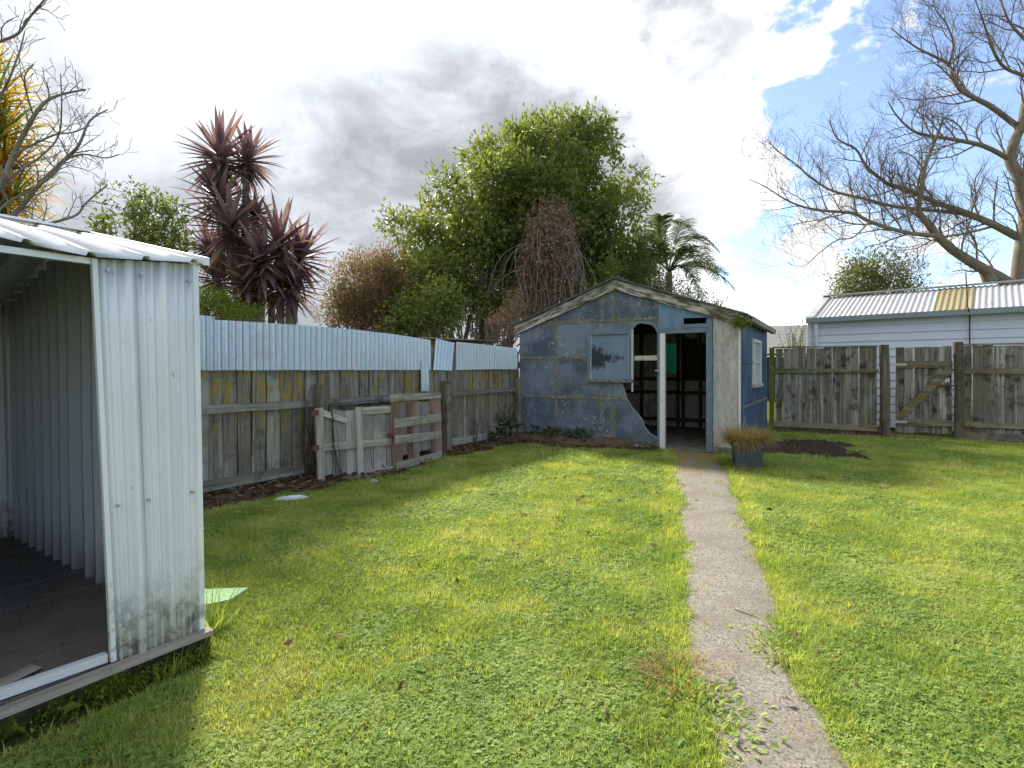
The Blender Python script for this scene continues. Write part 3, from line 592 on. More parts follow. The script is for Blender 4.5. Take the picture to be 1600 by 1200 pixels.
# back wall with framing, seen through the doorway
gl, gr_, gt, gb = BS.u(1040, SD), BS.u(1057, SD), px(1048, 537, SD)[1], px(1048, 583, SD)[1]
for (x0, x1, z0, z1) in ((.01, gl, .05, zl), (gr_, SW-.012, .05, zl), (gl, gr_, .05, gb), (gl, gr_, gt, zl)):
    MB().box(x0+.001, x1-.001, SD, SD+.02, z0, z1).build('back_wall_sheet', M['lining'], bs)
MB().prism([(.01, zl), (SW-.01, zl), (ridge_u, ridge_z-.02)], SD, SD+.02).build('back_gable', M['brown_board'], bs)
MB().box(gl+.001, gr_-.001, SD+.005, SD+.012, gb, gt).build('green_window_pane', M['green_pane'], bs)
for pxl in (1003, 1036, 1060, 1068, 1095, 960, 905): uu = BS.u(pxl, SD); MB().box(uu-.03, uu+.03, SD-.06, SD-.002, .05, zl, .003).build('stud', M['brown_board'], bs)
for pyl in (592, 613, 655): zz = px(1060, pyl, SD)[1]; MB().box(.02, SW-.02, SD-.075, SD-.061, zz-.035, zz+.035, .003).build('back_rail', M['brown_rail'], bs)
uu = BS.u(1040, SD); zz0 = px(1060, 590, SD)[1]
x = 1.7
while x < SW-.1:
    wd = random.uniform(.12, .2)
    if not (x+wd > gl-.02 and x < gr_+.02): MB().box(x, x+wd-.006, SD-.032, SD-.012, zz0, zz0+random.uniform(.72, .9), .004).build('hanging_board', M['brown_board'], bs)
    x += wd
for uu in np.linspace(.25, SD-.3, 5):
    MB().box(.0095, .06, uu, uu+.05, .05, zl-.03).build('stud', M['brown_board'], bs); MB().box(SW-.06, SW-.0125, uu*.9-.1, uu*.9-.05, .05, zl-.03).build('stud', M['brown_board'], bs)
# roof: two corrugated slopes, barge boards, ridge
def slope(sign, name):
    V = []; n = int((SD+.30)/.076*6); ov = .10
    ue = (-ov if sign < 0 else SW+ov)
    for j in range(2):
        uu = ridge_u if j == 0 else ue; zz = ridge_z+.06 if j == 0 else eave+.06-ov*(ridge_z-eave)/ridge_u
        for i in range(n+1): y = -.10+(SD+.30)*i/n; V.append((uu, y, zz+.008*math.sin(y/.076*2*math.pi)))
    q = [(i, i+1, n+2+i, n+1+i) for i in range(n)]
    o = link(name, fast_mesh(name, V, q, smooth=True), M['roof_dark'], bs); md = o.modifiers.new('thickness', 'SOLIDIFY'); md.thickness = .012; md.offset = 0
for sgn in (-1, 1): slope(sgn, 'roof_slope')
def barge(u0, z0, u1, z1, name):
    mb = MB(); n = 12; vs = []
    L_ = math.hypot(u1-u0, z1-z0); ang = math.atan2(z1-z0, u1-u0)
    for i in range(n+1):
        s_ = L_*i/n
        for yy, zz in ((-.05, -.15), (-.024, -.15), (-.024, .012), (-.05, .012)): vs.append((s_, yy+random.uniform(-.002, .002), zz+(random.uniform(-.008, .008) if zz < 0 else 0)))
    fs = [(3, 2, 1, 0), tuple(n*4+k for k in range(4))]+[(i*4+k, i*4+(k+1) % 4, (i+1)*4+(k+1) % 4, (i+1)*4+k) for i in range(n) for k in range(4)]
    mb.add(vs, fs).build(name, M['barge'], bs, (u0, 0, z0), (0, -ang, 0))
dz_ = .10*(ridge_z-eave)/ridge_u
barge(-.10, eave+.03-dz_, ridge_u, ridge_z+.03, 'barge_board'); barge(ridge_u+.001, ridge_z+.03, SW+.10, eave+.03-dz_, 'barge_board')
mb = MB()
for s_ in (-1, 1):
    ue = -.12 if s_ < 0 else SW+.12; mb.plank((ridge_u, -.055, ridge_z+.062), (ue, -.055, eave+.055-.12*(ridge_z-eave)/ridge_u), (0, .055, 0), (0, 0, .012), .002)
mb.build('roof_edge_flashing', M['roof_dark'], bs)
MB().box(ridge_u-.06, ridge_u+.06, -.08, SD+.2, ridge_z+.07, ridge_z+.09).build('ridge_cap', M['roof_dark'], bs)
MB().box(ridge_u-.20, ridge_u-.10, .25, .34, ridge_z+.03, ridge_z+.09, .004).build('ridge_scrap', M['white_trim'], bs)
mb = MB(); ge = eave+.02-dz_
mb.prism([(SW+.075, ge-.06), (SW+.15, ge-.06), (SW+.16, ge+.02), (SW+.15, ge+.02), (SW+.14, ge-.045), (SW+.085, ge-.045), (SW+.085, ge+.01), (SW+.075, ge+.01)], .12, SD+.1); mb.build('gutter', M['scrap'], bs)
MB().box(SW+.002, SW+.07, .02, SD, ge-.02, ge-.002).build('soffit', M['white_trim'], bs)

# ================================================================ boarded fence and gate on the right
rfl = empty('board_fence', RFr.o, RFr.a, 'dark mouldy board fence between the blue shed and the gate', 'fence')
RU = RFr.u
ufe = RU(1372); ug0, ug1 = RU(1399), RU(1487); up2 = RU(1496)
vd = [paling_mesh(w_, 1.62, .02, 40+s_, M['paling_dark']) for s_, w_ in enumerate((.145, .15, .138, .152))]
def palings(parent, u0, u1, z0, y=.0, gaps=(.001, .002, .004, .006, .009)):
    u = u0
    while u < u1-.06:
        i = random.randrange(4); wd = (.145, .15, .138, .152)[i]
        link('paling', vd[i], None, parent, (u+wd/2, y+random.uniform(0, .006), z0+random.uniform(-.012, .012)), (0, random.uniform(-.006, .006), 0)); u += wd+random.choice(gaps)
palings(rfl, .05, ufe, .12)
rail_piece(rfl, .03, ufe, 1.27, 1.27, .085, M['rail_dark']); rail_piece(rfl, .03, ufe, .17, .15, .11, M['rail_dark']); rail_piece(rfl, .0, ufe, 1.755, 1.755, .03, M['rail_dark'], -.02, .045, 'cap_rail')
rail_piece(rfl, .0, ufe, .05, .05, .10, M['post_dark'], .0, .025, 'kick_board')
MB().box(-.06, .035, -.13, -.03, -.05, 1.74, .005).build('post', M['post_moss'], rfl)
def roundpost(parent, u, h, r, m):
    MB().tube([(u-.02, -.09, -.05), (u-.01, -.09, h*.5), (u-.03, -.09, h)], [r*1.05, r, r*.96], 12).build('post', m, parent, smooth=False)
roundpost(rfl, RU(1380)+.03, 1.77, .085, M['post_dark'])
gt_ = empty('timber_gate', RFr.w(ug0, 0, 0), RFr.a, 'closed timber gate with diagonal brace and small white plate in the board fence', 'gate')
gw = ug1-ug0; ng_b = 6; [link('paling', vd[i_ % 4], None, gt_, (gw*(i_+.5)/ng_b, -.02+random.uniform(0, .005), .10+random.uniform(-.012, .012)), (0, random.uniform(-.004, .004), 0)).__setattr__('scale', (gw/ng_b/.150, 1, 1)) for i_ in range(ng_b)]
rail_piece(gt_, .0, gw, 1.39, 1.39, .13, M['rail_dark'], -.06, -.022); rail_piece(gt_, .0, gw, .30, .30, .12, M['rail_dark'], -.06, -.022)
a, b = (.03, .36), (gw-.02, 1.33); d = Vector((b[0]-a[0], 0, b[1]-a[1])).normalized()
MB().plank((a[0], -.052, a[1]), (b[0], -.052, b[1]), (-d.z*.065, 0, d.x*.065), (0, .016, 0), .002).build('brace', M['rail_dark'], gt_)
for zz in (1.39, .30): MB().box(-.06, .17, -.072, -.062, zz-.022, zz+.022).box(-.07, -.045, -.09, -.06, zz-.04, zz+.04).build('hinge', M['steel'], gt_)
MB().box(gw-.11, gw-.035, -.03, -.0215, 1.06, 1.14).build('plate', M['plastic_white'], gt_)
mb = MB(); mb.box(gw-.17, gw+.03, -.04, -.022, .985, 1.01).tube([(gw-.17, -.05, .96), (gw-.19, -.07, .98), (gw-.17, -.06, 1.02)], .012, 6); mb.build('latch', M['rust'], gt_)
rf2 = empty('board_fence', RFr.w(up2, 0, 0), RFr.a, 'dark mouldy board fence with pale streaks, running on past the gate latch', 'fence')
palings(rf2, .07, 5.2, .12); rail_piece(rf2, .05, 5.2, 1.27, 1.27, .10, M['rail_dark']); rail_piece(rf2, .05, 5.2, .30, .30, .10, M['rail_dark']); rail_piece(rf2, .05, 5.2, 1.755, 1.755, .03, M['rail_dark'], -.02, .045, 'cap_rail')
rail_piece(rf2, .05, 5.2, .08, .08, .14, M['post_dark'], -.002, -.024, 'kick_board')
roundpost(rf2, .02, 1.80, .075, M['post_dark']); roundpost(rf2, 2.7, 1.76, .07, M['post_dark'])

# ================================================================ steel garden shed on the left
gs = empty('garden_shed', GS.o, GS.a, 'white ribbed steel garden shed without doors, standing open on a mossy timber base', 'shed')
FZ, EV, RZ = .12, 1.785, 2.07
def ribbed(name, pts0, pts1, width, m, pitch=.105, rib=.012, flat=.6, parent=gs, norm=(0, -1, 0), fine=True):
    """sheet from the line pts0 (bottom: a to b) to pts1 (top: a to b) with vertical ribs raised along norm"""
    a0, b0 = map(Vector, pts0); a1, b1 = map(Vector, pts1); nv = Vector(norm); st = []
    k = 0; x = 0.0
    while x < width:
        prof = [(0, 0), (.60, 0), (.64, 1), (.82, 1), (.86, 0)]
        if fine: prof = [(0, 0), (.15, 0), (.17, .3), (.23, .3), (.25, 0), (.40, 0), (.42, .3), (.48, .3), (.50, 0), (.66, 0), (.70, 1), (.86, 1), (.90, 0)]
        for f, h in prof:
            xx = x+f*pitch
            if xx < width: st.append((xx/width, h*rib))
        x += pitch
    st.append((1, 0)); V = []; rows = 6
    for j in range(rows+1):
        g_ = j/rows
        for f, h in st:
            p = (a0.lerp(b0, f)).lerp(a1.lerp(b1, f), g_)+nv*(h+.004*math.sin(f*7+g_*5)*math.sin(g_*math.pi)); V.append(p)
    n = len(st); q = [(j*n+i, j*n+i+1, (j+1)*n+i+1, (j+1)*n+i) for j in range(rows) for i in range(n-1)]
    o = link(name, fast_mesh(name, [tuple(p) for p in V], q), m, parent); md = o.modifiers.new('thickness', 'SOLIDIFY'); md.thickness = .001; md.offset = 0; return o
pxl_b = GS.px(178, 1027)[0]; pw = -pxl_b
pm = pw*.62
ribbed('front_panel', ((-pw, 0, FZ-.004), (-pm+.004, 0, FZ-.004)), ((-pw-.065, .0, EV-.05), (-pm-.045, 0, EV-.035)), pw-pm, M['white_steel'], .125, .019)
ribbed('front_panel', ((-pm, -.003, FZ-.004), (0, -.003, FZ-.004)), ((-pm-.05, -.003, EV-.035), (-.03, -.003, EV-.012)), pm, M['white_steel'], .115, .020)
MB().plank((.004, -.006, FZ), (-.026, -.006, EV-.01), (.012, 0, 0), (0, .012, 0)).build('corner_trim', M['white_steel'], gs)
MB().plank((-pw-.004, -.002, FZ+.005), (-pw-.069, -.002, EV-.05), (.009, 0, 0), (0, .011, 0)).build('door_edge_trim', M['white_steel'], gs)
ribbed('front_panel', ((-GW, 0, FZ), (-1.62, 0, FZ)), ((-GW-.03, 0, EV), (-1.65, 0, EV-.03)), .58, M['white_steel'], .08, .009)
for k_ in range(9):
    zz = (FZ+.05, .75, EV-.09)[k_ // 3]; xx = (-pw+.03, -pm+.01, -.03)[k_ % 3]-.06*(zz-FZ)/1.6*(1.0, .8, .45)[k_ % 3]; MB().tube([(xx, -.012, zz), (xx, -.026, zz)], .006, 6).build('screw', M['steel'], gs)
MB().box(-1.66, -pw-.07, .0, .03, EV-.072, EV-.048).build('door_header', M['zinc_in'], gs)
def gable(xx, name, nrm):      # side wall, rising to the ridge at mid depth
    for (y0, y1, z0, z1) in ((.012, GD/2, EV-.01, RZ-.01), (GD/2, GD, RZ-.01, EV-.03)):
        ribbed(name, ((xx, y0, FZ-.04), (xx, y1, FZ-.04)), ((xx-.03, y0, z0), (xx-.03, y1, z1)), y1-y0, M['zinc_in'], .15, .050, norm=nrm, fine=False)
gable(0, 'side_wall', (-1, 0, 0)); gable(-GW, 'side_wall', (1, 0, 0))
ribbed('back_wall', ((-GW, GD, FZ), (-.002, GD, FZ)), ((-GW-.03, GD, EV-.03), (-.032, GD, EV-.03)), GW, M['white_steel'], .12, .014)
def roofsheet(y0, z0, y1, z1, name, m):
    V = []; st = []; x = -GW-.08
    while x < .02:
        for f, h in ((0, 0), (.155, 0), (.162, .016), (.182, .016), (.19, 0)): st.append((min(x+f, .02), h))
        x += .19
    rows = 5
    for j in range(rows+1):
        f = j/rows
        for xx, h in st: V.append((xx-.03, y0+(y1-y0)*f, z0+(z1-z0)*f+h+(-.045*math.exp(-((xx+.42)/.30)**2)*(1-f)**2 if y0 < y1 and y0 < .2 else 0)))
    n = len(st); q = [(j*n+i, j*n+i+1, (j+1)*n+i+1, (j+1)*n+i) for j in range(rows) for i in range(n-1)]
    o = link(name, fast_mesh(name, V, q), m, gs); md = o.modifiers.new('thickness', 'SOLIDIFY'); md.thickness = .0015; md.offset = 0; return o
roofsheet(-.05, EV-.005, GD/2, RZ+.01, 'roof_sheet', M['white_steel']); roofsheet(GD+.05, EV-.045, GD/2+.001, RZ+.005, 'roof_sheet', M['white_steel'])
MB().plank((.0, -.06, EV-.0), (.0, GD/2, RZ+.02), (.014, 0, 0), (0, 0, .018)).plank((.0, GD/2, RZ+.02), (.0, GD+.05, EV-.03), (.014, 0, 0), (0, 0, .018)).build('rake_trim', M['white_steel'], gs)
MB().plank((-GW-.08, GD/2, RZ+.032), (-.005, GD/2, RZ+.032), (0, .05, 0), (0, 0, .006)).build('ridge_cap', M['white_steel'], gs)
MB().box(-GW, .03, -.03, .02, -.08, FZ-.035, .004).build('base_bearer', M['moss_base'], gs)
MB().box(-GW-.02, .035, -.055, -.005, FZ-.024, FZ-.004, .003).build('edge_board', M['scrap'], gs)
x = -GW+.01
for k in range(8):
    y0 = .022+k*.325; MB().box(-GW+.004, -.006, y0, y0+.32, FZ-.034, FZ-.002+random.uniform(-.004, 0), .002).build('floor_board', M['floor'], gs)
a = GS.px(176, 1022, .03); b = GS.px(0, 1072, .03)
MB().plank((-pw-.02, .02, FZ+.02), (-1.7, .10, FZ+.025), (0, .016, 0), (0, 0, .018), .002).build('door_track', M['white_trim'], gs)
for (x0, y0, x1, y1, s_) in ((-.62, .18, -.74, .10, 0), (-.8, .5, -1.05, .47, 1)):
    pass
# ================================================================ neighbour's garage
q0, q1 = at(1262, 497, 12.75), at(1600, 478, 10.3); zg = (q0.z+q1.z)/2; dg = Vector((q1.x-q0.x, q1.y-q0.y, 0)); NG = Frame(q0, math.atan2(dg.y, dg.x))
NL = 8.5; ND = 3.3
ng = empty('garage', NG.o, NG.a, 'pale blue weatherboard garage with silver iron roof behind the board fence', 'garage')
z = .05; k = 0
while z < zg-.1:
    mb = MB(); mb.add([(.02, .02, z), (NL, .02, z), (NL, .045, z+.175), (.02, .045, z+.175), (.02, .05, z), (NL, .05, z), (NL, .06, z+.175), (.02, .06, z+.175)],
                      [(0, 1, 2, 3), (5, 4, 7, 6), (1, 0, 4, 5), (3, 2, 6, 7), (0, 3, 7, 4), (2, 1, 5, 6)])
    mb.build('weatherboard', M['garage_wall'], ng)
    mb = MB(); mb.add([(.02, .07, z), (.02, ND, z), (.045, ND, z+.175), (.045, .07, z+.175), (.05, .07, z), (.05, ND, z), (.06, ND, z+.175), (.06, .07, z+.175)],
                      [(1, 0, 3, 2), (4, 5, 6, 7), (0, 1, 5, 4), (2, 3, 7, 6), (3, 0, 4, 7), (1, 2, 6, 5)])
    mb.build('end_weatherboard', M['garage_wall'], ng); z += .17
MB().box(.0, .075, .0, .065, 0, zg-.05).build('corner_board', M['garage_wall'], ng)
MB().box(.061, NL, ND, ND+.05, 0, zg).build('back_wall', M['garage_wall'], ng)
RT = .62
MB().prism([(.03, zg-.08), (ND, zg-.08), (ND/2, zg+RT-.05)], 0, .03).build('gable_end', M['garage_wall'], ng, (.06, 0, 0), (0, 0, R(90)))
def nroof(u0, u1, m, name, lift=0, back=False):
    n = max(6, int((u1-u0)/.1*8)); V = []
    for j in range(3):
        f = j/2; y = -.06+(ND/2+.06)*f
        if back: y = ND-y
        for i in range(n+1): uu = u0+(u1-u0)*i/n; V.append((uu, y, zg-.02+(RT+.03)*f+.012*math.sin(uu/.1*2*math.pi)+lift))
    q = [(j*(n+1)+i, j*(n+1)+i+1, (j+1)*(n+1)+i+1, (j+1)*(n+1)+i) for j in range(2) for i in range(n)]
    o = link(name, fast_mesh(name, V, q, smooth=True), m, ng); md = o.modifiers.new('thickness', 'SOLIDIFY'); md.thickness = .002; md.use_rim = False; return o
ya, yb = NG.px(1466, 480, .8)[0], NG.px(1520, 478, .8)[0]
nroof(.12, ya, M['garage_roof'], 'roof_sheet'); nroof(ya-.03, yb+.03, M['roof_yellow'], 'yellow_roof_sheet', .012)['label'] = 'roof sheet yellow with lichen'; nroof(yb+.002, NL, M['garage_roof'], 'roof_sheet'); nroof(.12, NL, M['garage_roof'], 'roof_sheet', 0, True)
MB().plank((.06, -.06, zg+.01), (.06, ND/2, zg+RT+.04), (.08, 0, 0), (0, 0, .012)).plank((.06, ND/2, zg+RT+.04), (.06, ND+.06, zg+.01), (.08, 0, 0), (0, 0, .012)).build('barge_flashing', M['garage_roof'], ng)
MB().plank((-.02, ND/2, zg+RT+.06), (NL, ND/2, zg+RT+.06), (0, .10, 0), (0, 0, .012)).build('ridge_cap', M['garage_roof'], ng)
MB().prism([(-.16, zg-.12), (-.04, zg-.12), (-.04, zg-.01), (-.05, zg-.01), (-.05, zg-.105), (-.15, zg-.105), (-.165, zg-.015), (-.18, zg-.015)], 0, NL).build('gutter', M['gutter'], ng, (NL, 0, 0), (0, 0, R(90)))
dpu = NG.u(1276, 0); MB().tube([(dpu, -.07, zg-.12), (dpu, -.03, zg-.25), (dpu, -.03, .05)], .042, 10).build('downpipe', M['white_pipe'], ng, smooth=True)
cu = NG.u(1515, -.05); c_top = NG.px(1511, 425, -.05)
MB().tube([(cu, -.03, .3), (cu, -.03, zg-.16), (cu-.005, -.19, zg-.05), (cu-.03, -.17, zg+.05), (cu-.06, .02, c_top[1])], .012, 6).build('cable', M['black'], ng)

# far house beyond the corner
fh = empty('house', (11.6, 24.0, 0), R(-14), 'distant house with grey tiled roof and dark navy wall beyond the blue shed', 'house')
MB().box(-2.2, 6, 0, 4, 0, 1.85).build('wall', M['navy'], fh)
for k in range(9):
    f = k/9; mb = MB(); mb.plank((-2.6, -.4+f*2.4, 2.05+f*1.35), (6.4, -.4+f*2.4, 2.05+f*1.35), (0, .155, .085), (0, -.012, .022), .0); mb.build('roof_tile_course', M['tile_far'], fh)
MB().box(-2.4, 6.2, -.45, -.38, 1.86, 2.04).build('fascia', M['white_pipe'], fh); MB().plank((-2.6, 4.4, 2.05), (6.4, 4.4, 2.05), (0, .1, 0), (0, 0, .02)).build('eave', M['tile_far'], fh)

# ================================================================ plants
def leaves(name, C, D, L, W, m, parent, fold=.25, rnd=None, jitter=.6, up=.0):
    """one diamond leaf per centre C pointing about D"""
    n = len(C); D = D+rng.normal(0, jitter, (n, 3)); D[:, 2] += up; D /= np.linalg.norm(D, axis=1, keepdims=True)+1e-9
    A = rng.normal(0, 1, (n, 3)); A[:, 2] += 1.2; S = np.cross(D, A); S /= np.linalg.norm(S, axis=1, keepdims=True)+1e-9; Nn = np.cross(S, D)
    L = np.broadcast_to(L, (n,))*rng.uniform(.65, 1.25, n); Wd = np.broadcast_to(W, (n,))*rng.uniform(.7, 1.2, n)
    mid = C+D*(L*.5)[:, None]; V = np.stack([C, mid+S*Wd[:, None]+Nn*(Wd*fold)[:, None], C+D*L[:, None]-Nn*(L*.12)[:, None], mid-S*Wd[:, None]+Nn*(Wd*fold)[:, None]], 1)
    b = np.arange(n)[:, None]*4; Fc = np.concatenate([b+np.array([[0, 1, 2]]), b+np.array([[0, 2, 3]])], 0)
    r = rng.random(n) if rnd is None else rnd
    return link(name, fast_mesh(name, V, Fc, np.repeat(r, 4)), m, parent)
def clusters(ell, n, shell=.55):
    """cluster centres in a list of ellipsoids (c, r, weight); returns centre, outward direction, depth 0..1"""
    wts = np.array([e[2] for e in ell], float); wts /= wts.sum(); pick = rng.choice(len(ell), n, p=wts)
    d = rng.normal(0, 1, (n, 3)); d /= np.linalg.norm(d, axis=1, keepdims=True); rad = shell+(1.04-shell)*rng.random(n)**.55
    c = np.array([tuple(e[0]) for e in ell])[pick]; r = np.array([e[1] for e in ell])[pick]
    return c+d*r*rad[:, None], d, rad
def crown(name, ell, ncl, per, spread, L, W, m, parent, shell=.5, up=.1, bias=.5, holes=0):
    c, d, rad = clusters(ell, ncl, shell)
    if holes:
        k = (vnoise(c[:, 0]*1.0+c[:, 1]*.7, c[:, 2]*1.0, holes, 5) > .22); c, d, rad = c[k], d[k], rad[k]
    cr = rng.random(len(c)); ci = np.repeat(np.arange(len(c)), per); n = len(ci); off = rng.normal(0, spread, (n, 3)); P_ = c[ci]+off
    rn = np.clip(.45*cr[ci]+.35*rng.random(n)+.2*rad[ci], 0, 1)
    leaves(name, P_, d[ci]*bias+off/spread*.3, L, W, m, parent, rnd=rn, up=up); return c
def limb(mb, p0, p1, r0, r1, wob=.08, n=6, sides=6):
    p0, p1 = Vector(p0), Vector(p1); Lg = (p1-p0).length; pts = []; rad = []
    o = Vector((0, 0, 0))
    for i in range(n+1):
        f = i/n; 
        if 0 < i < n: o = o+Vector((random.gauss(0, wob), random.gauss(0, wob), random.gauss(0, wob*.5)))*Lg/n*1.6
        pts.append(p0.lerp(p1, f)+o*(1-f**3)); rad.append(r0+(r1-r0)*f)
    mb.tube(pts, rad, sides); return pts

# the big evergreen behind the fence
D0 = 16.5
def E(px_, py_, rx, rz, ry=None, dep=D0, wgt=None):
    c = at(px_, py_, dep); s = dep/F; return (c, (rx*s, (ry if ry else rx)*s, rz*s), wgt or rx*rz)
tb = at(745, 530, D0); t1 = empty('evergreen_tree', (tb.x, D0, 0), 0, 'tall broad evergreen tree with glossy yellow-green leaves and many thin stems behind the fence', 'tree')
ell = [E(870, 260, 72, 72), E(820, 300, 85, 80), E(760, 330, 90, 80, dep=16), E(690, 400, 80, 70, dep=16), E(655, 455, 60, 50, dep=15.6), E(925, 250, 25, 60), E(960, 320, 50, 45), E(930, 380, 70, 70, dep=17), E(740, 440, 110, 70, dep=17), E(900, 450, 90, 60, dep=17.5), E(620, 480, 38, 40, dep=15.5), E(975, 420, 40, 70, dep=17), E(905, 205, 32, 26), E(850, 400, 80, 90, dep=17.5), E(680, 470, 75, 50, dep=16), E(770, 470, 60, 45, dep=17), E(880, 330, 90, 80), E(790, 390, 90, 70), E(940, 460, 60, 40)]
def shift(ell, o): return [(c-Vector(o), r, w_) for c, r, w_ in ell]
lc, ld, lr = clusters(shift(ell, t1.location), 330, .45); sub = [(Vector(c_), (.52*q_, .52*q_, .44*q_), q_*q_) for c_, q_ in zip(lc, rng.uniform(.6, 1.35, 330))]
cc = crown('crown', sub, 3300, 26, .13, .165, .040, M['leaf_tree'], t1, .55, up=.2)
mb = MB()
for k, (a, b, c_) in enumerate([(640, 560, 30), (680, 545, 60), (705, 540, 80), (730, 550, 100), (760, 550, 110), (790, 550, 130), (815, 550, 120), (840, 560, 150), (660, 545, 40), (770, 540, 100)]):
    g0 = at(a, 577, D0+random.uniform(-1, 1)); g0.z = 0; e_ = ell[k % len(ell)][0]; top = at(a+random.uniform(-10, 60), 300 if k > 3 else 400, D0+random.uniform(-.8, .8))
    limb(mb, g0-t1.location, top-t1.location, .11, .03, .05, 8, 7)
mb.build('trunk', M['bark_pale'], t1, smooth=True)
mb = MB()
for i in range(0, len(cc), 9):
    p = Vector(cc[i]); base_ = Vector((p.x*.55, p.y*.4, max(1.2, p.z-1.3-random.random()))); limb(mb, base_, p, .03, .006, .07, 4, 4)
mb.build('branches', M['bark_pale'], t1)['kind'] = 'stuff'
# dead vine hanging in the tree
vt = at(862, 400, 14.6); t2 = empty('dead_vine', (vt.x, 14.6, 0), 0, 'brown mass of dead creeper hanging from the evergreen tree', 'vine')
mb = MB(); n = 0
for k in range(170):
    a = random.uniform(-1, 1); top = at(862+a*38+random.gauss(0, 6), 322+55*a*a+random.uniform(0, 70), 14.6+random.uniform(-.5, .5)); ln = random.uniform(.4, 1.5)*(1.0 if k % 5 else 1.7)
    pts = [top]; p = top.copy(); d = Vector((random.gauss(0, .5), random.gauss(0, .5), random.uniform(-.2, .6)))
    for i in range(6): d = d*.62+Vector((random.gauss(0, .16), random.gauss(0, .16), -.42)); p = p+d*ln/4.2; pts.append(p.copy())
    mb.tube([q-t2.location for q in pts], .008, 3, cap=False)
mb.build('stems', M['bark_pale'], t2)['kind'] = 'stuff'
mb = MB()
for k in range(22):
    top = at(862+random.uniform(-40, 25), random.uniform(380, 430), 14.6+random.uniform(-.4, .4)); bot = at(830+random.uniform(-15, 45), random.uniform(500, 560), 14.6+random.uniform(-.4, .4)); limb(mb, top-t2.location, bot-t2.location, .012, .008, .06, 8, 3)
mb.tube([Vector((0, 0, 0)), at(845, 520, 14.6)-t2.location, at(858, 400, 14.6)-t2.location, at(862, 330, 14.6)-t2.location], [.07, .06, .05, .03], 6); mb.build('hanging_stems', M['bark_brown'], t2)
ell = [E(862, 352, 38, 40, dep=14.6), E(860, 390, 42, 50, dep=14.6), E(872, 420, 30, 45, dep=14.6), E(830, 440, 16, 60, dep=14.6)]
c, d, rad = clusters(shift(ell, t2.location), 1000, .4); ci = np.repeat(np.arange(1000), 12); leaves('dry_leaves', c[ci]+rng.normal(0, .10, (12000, 3)), np.tile([[0, 0, -.8]], (12000, 1)), .10, .02, M['leaf_vine'], t2, jitter=.9)
# reddish bush, dry bush, olive bush, round shrub
def bush(name, ell, dep, pxc, label, cat, m, ncl, per, spread, L, W, bm='bark_brown', holes=.0, shell=.3, stems=7):
    g0 = at(pxc, 577, dep); g0.z = 0; e_ = empty(name, g0, 0, label, cat); cc = crown('crown', shift(ell, g0), ncl, per, spread, L, W, M[m], e_, shell, holes=holes)
    mb = MB(); pick = np.linspace(0, len(cc)-1, stems*5).astype(int)
    for s_ in range(stems):
        tp = Vector(cc[pick[s_*5]])*.7; tp.z = cc[pick[s_*5]][2]*.75; pts = limb(mb, (random.uniform(-.1, .1), random.uniform(-.1, .1), 0), tp, .035, .015, .06, 6, 5)
        for q in range(1, 5): limb(mb, pts[random.randrange(3, 6)], cc[pick[s_*5+q]], .012, .004, .08, 4, 4)
    mb.build('stems', M[bm], e_); return e_
bush('red_bush', [E(575, 450, 55, 50, dep=14), E(540, 485, 36, 32, dep=14), E(610, 420, 24, 30, dep=14.3), E(590, 490, 50, 40, dep=14)], 14, 575, 'reddish-brown bush behind the corrugated iron, left of the evergreen tree', 'bush', 'leaf_red', 620, 34, .15, .085, .018)
bush('dry_bush', [E(785, 510, 22, 24, dep=12.2), E(800, 480, 12, 30, dep=12.2)], 12.2, 785, 'small dry pinkish bush against the corner of the blue shed roof', 'bush', 'leaf_vine', 130, 18, .09, .06, .010)
bush('olive_bush', [E(1045, 470, 50, 34, dep=15), E(1010, 440, 32, 32, dep=15.5), E(1085, 490, 46, 26, dep=15)], 15, 1045, 'olive green bush showing over the blue shed roof below the palm', 'bush', 'leaf_olive', 330, 24, .15, .07, .017)
bush('round_shrub', [E(1372, 432, 58, 42, dep=19), E(1375, 470, 66, 45, dep=19), E(1345, 445, 36, 36, dep=19)], 19, 1372, 'round dark shrub with pale glinting leaves behind the garage roof', 'shrub', 'leaf_olive', 520, 24, .17, .10, .024)
bush('dark_shrub', [E(640, 500, 34, 38, dep=13.4), E(690, 480, 30, 40, dep=13.6)], 13.4, 660, 'dark green shrub just over the iron sheets under the evergreen tree', 'shrub', 'leaf_tree', 170, 20, .17, .12, .03)
bush('fresh_shrub', [E(335, 480, 34, 22, dep=6.9), E(375, 492, 34, 14, dep=6.8), E(315, 472, 12, 22, dep=6.8)], 6.9, 345, 'bright green leafy shrub peeping over the iron beside the purple plant', 'shrub', 'leaf_fresh', 190, 14, .06, .045, .011)
bush('grey_green_shrub', [E(175, 330, 26, 40, dep=7.6), E(205, 310, 20, 36, dep=7.6), E(240, 350, 30, 46, dep=7.5), E(275, 335, 16, 36, dep=7.5), E(200, 370, 50, 34, dep=7.6), E(280, 385, 24, 36, dep=7.4), E(230, 395, 50, 26, dep=7.6)], 7.6, 225, 'loose grey-green shrub rising behind the garden shed roof', 'shrub', 'leaf_mag', 300, 12, .055, .085, .018, 'bark_grey', holes=3.0, shell=.2, stems=9)
e_ = bush('yellowing_shrub', [E(1245, 515, 20, 32, dep=16), E(1230, 530, 14, 20, dep=16)], 16, 1243, 'thin bare shrub with few yellow-green leaves in front of the distant house', 'shrub', 'leaf_fresh', 40, 5, .08, .06, .016, stems=9)

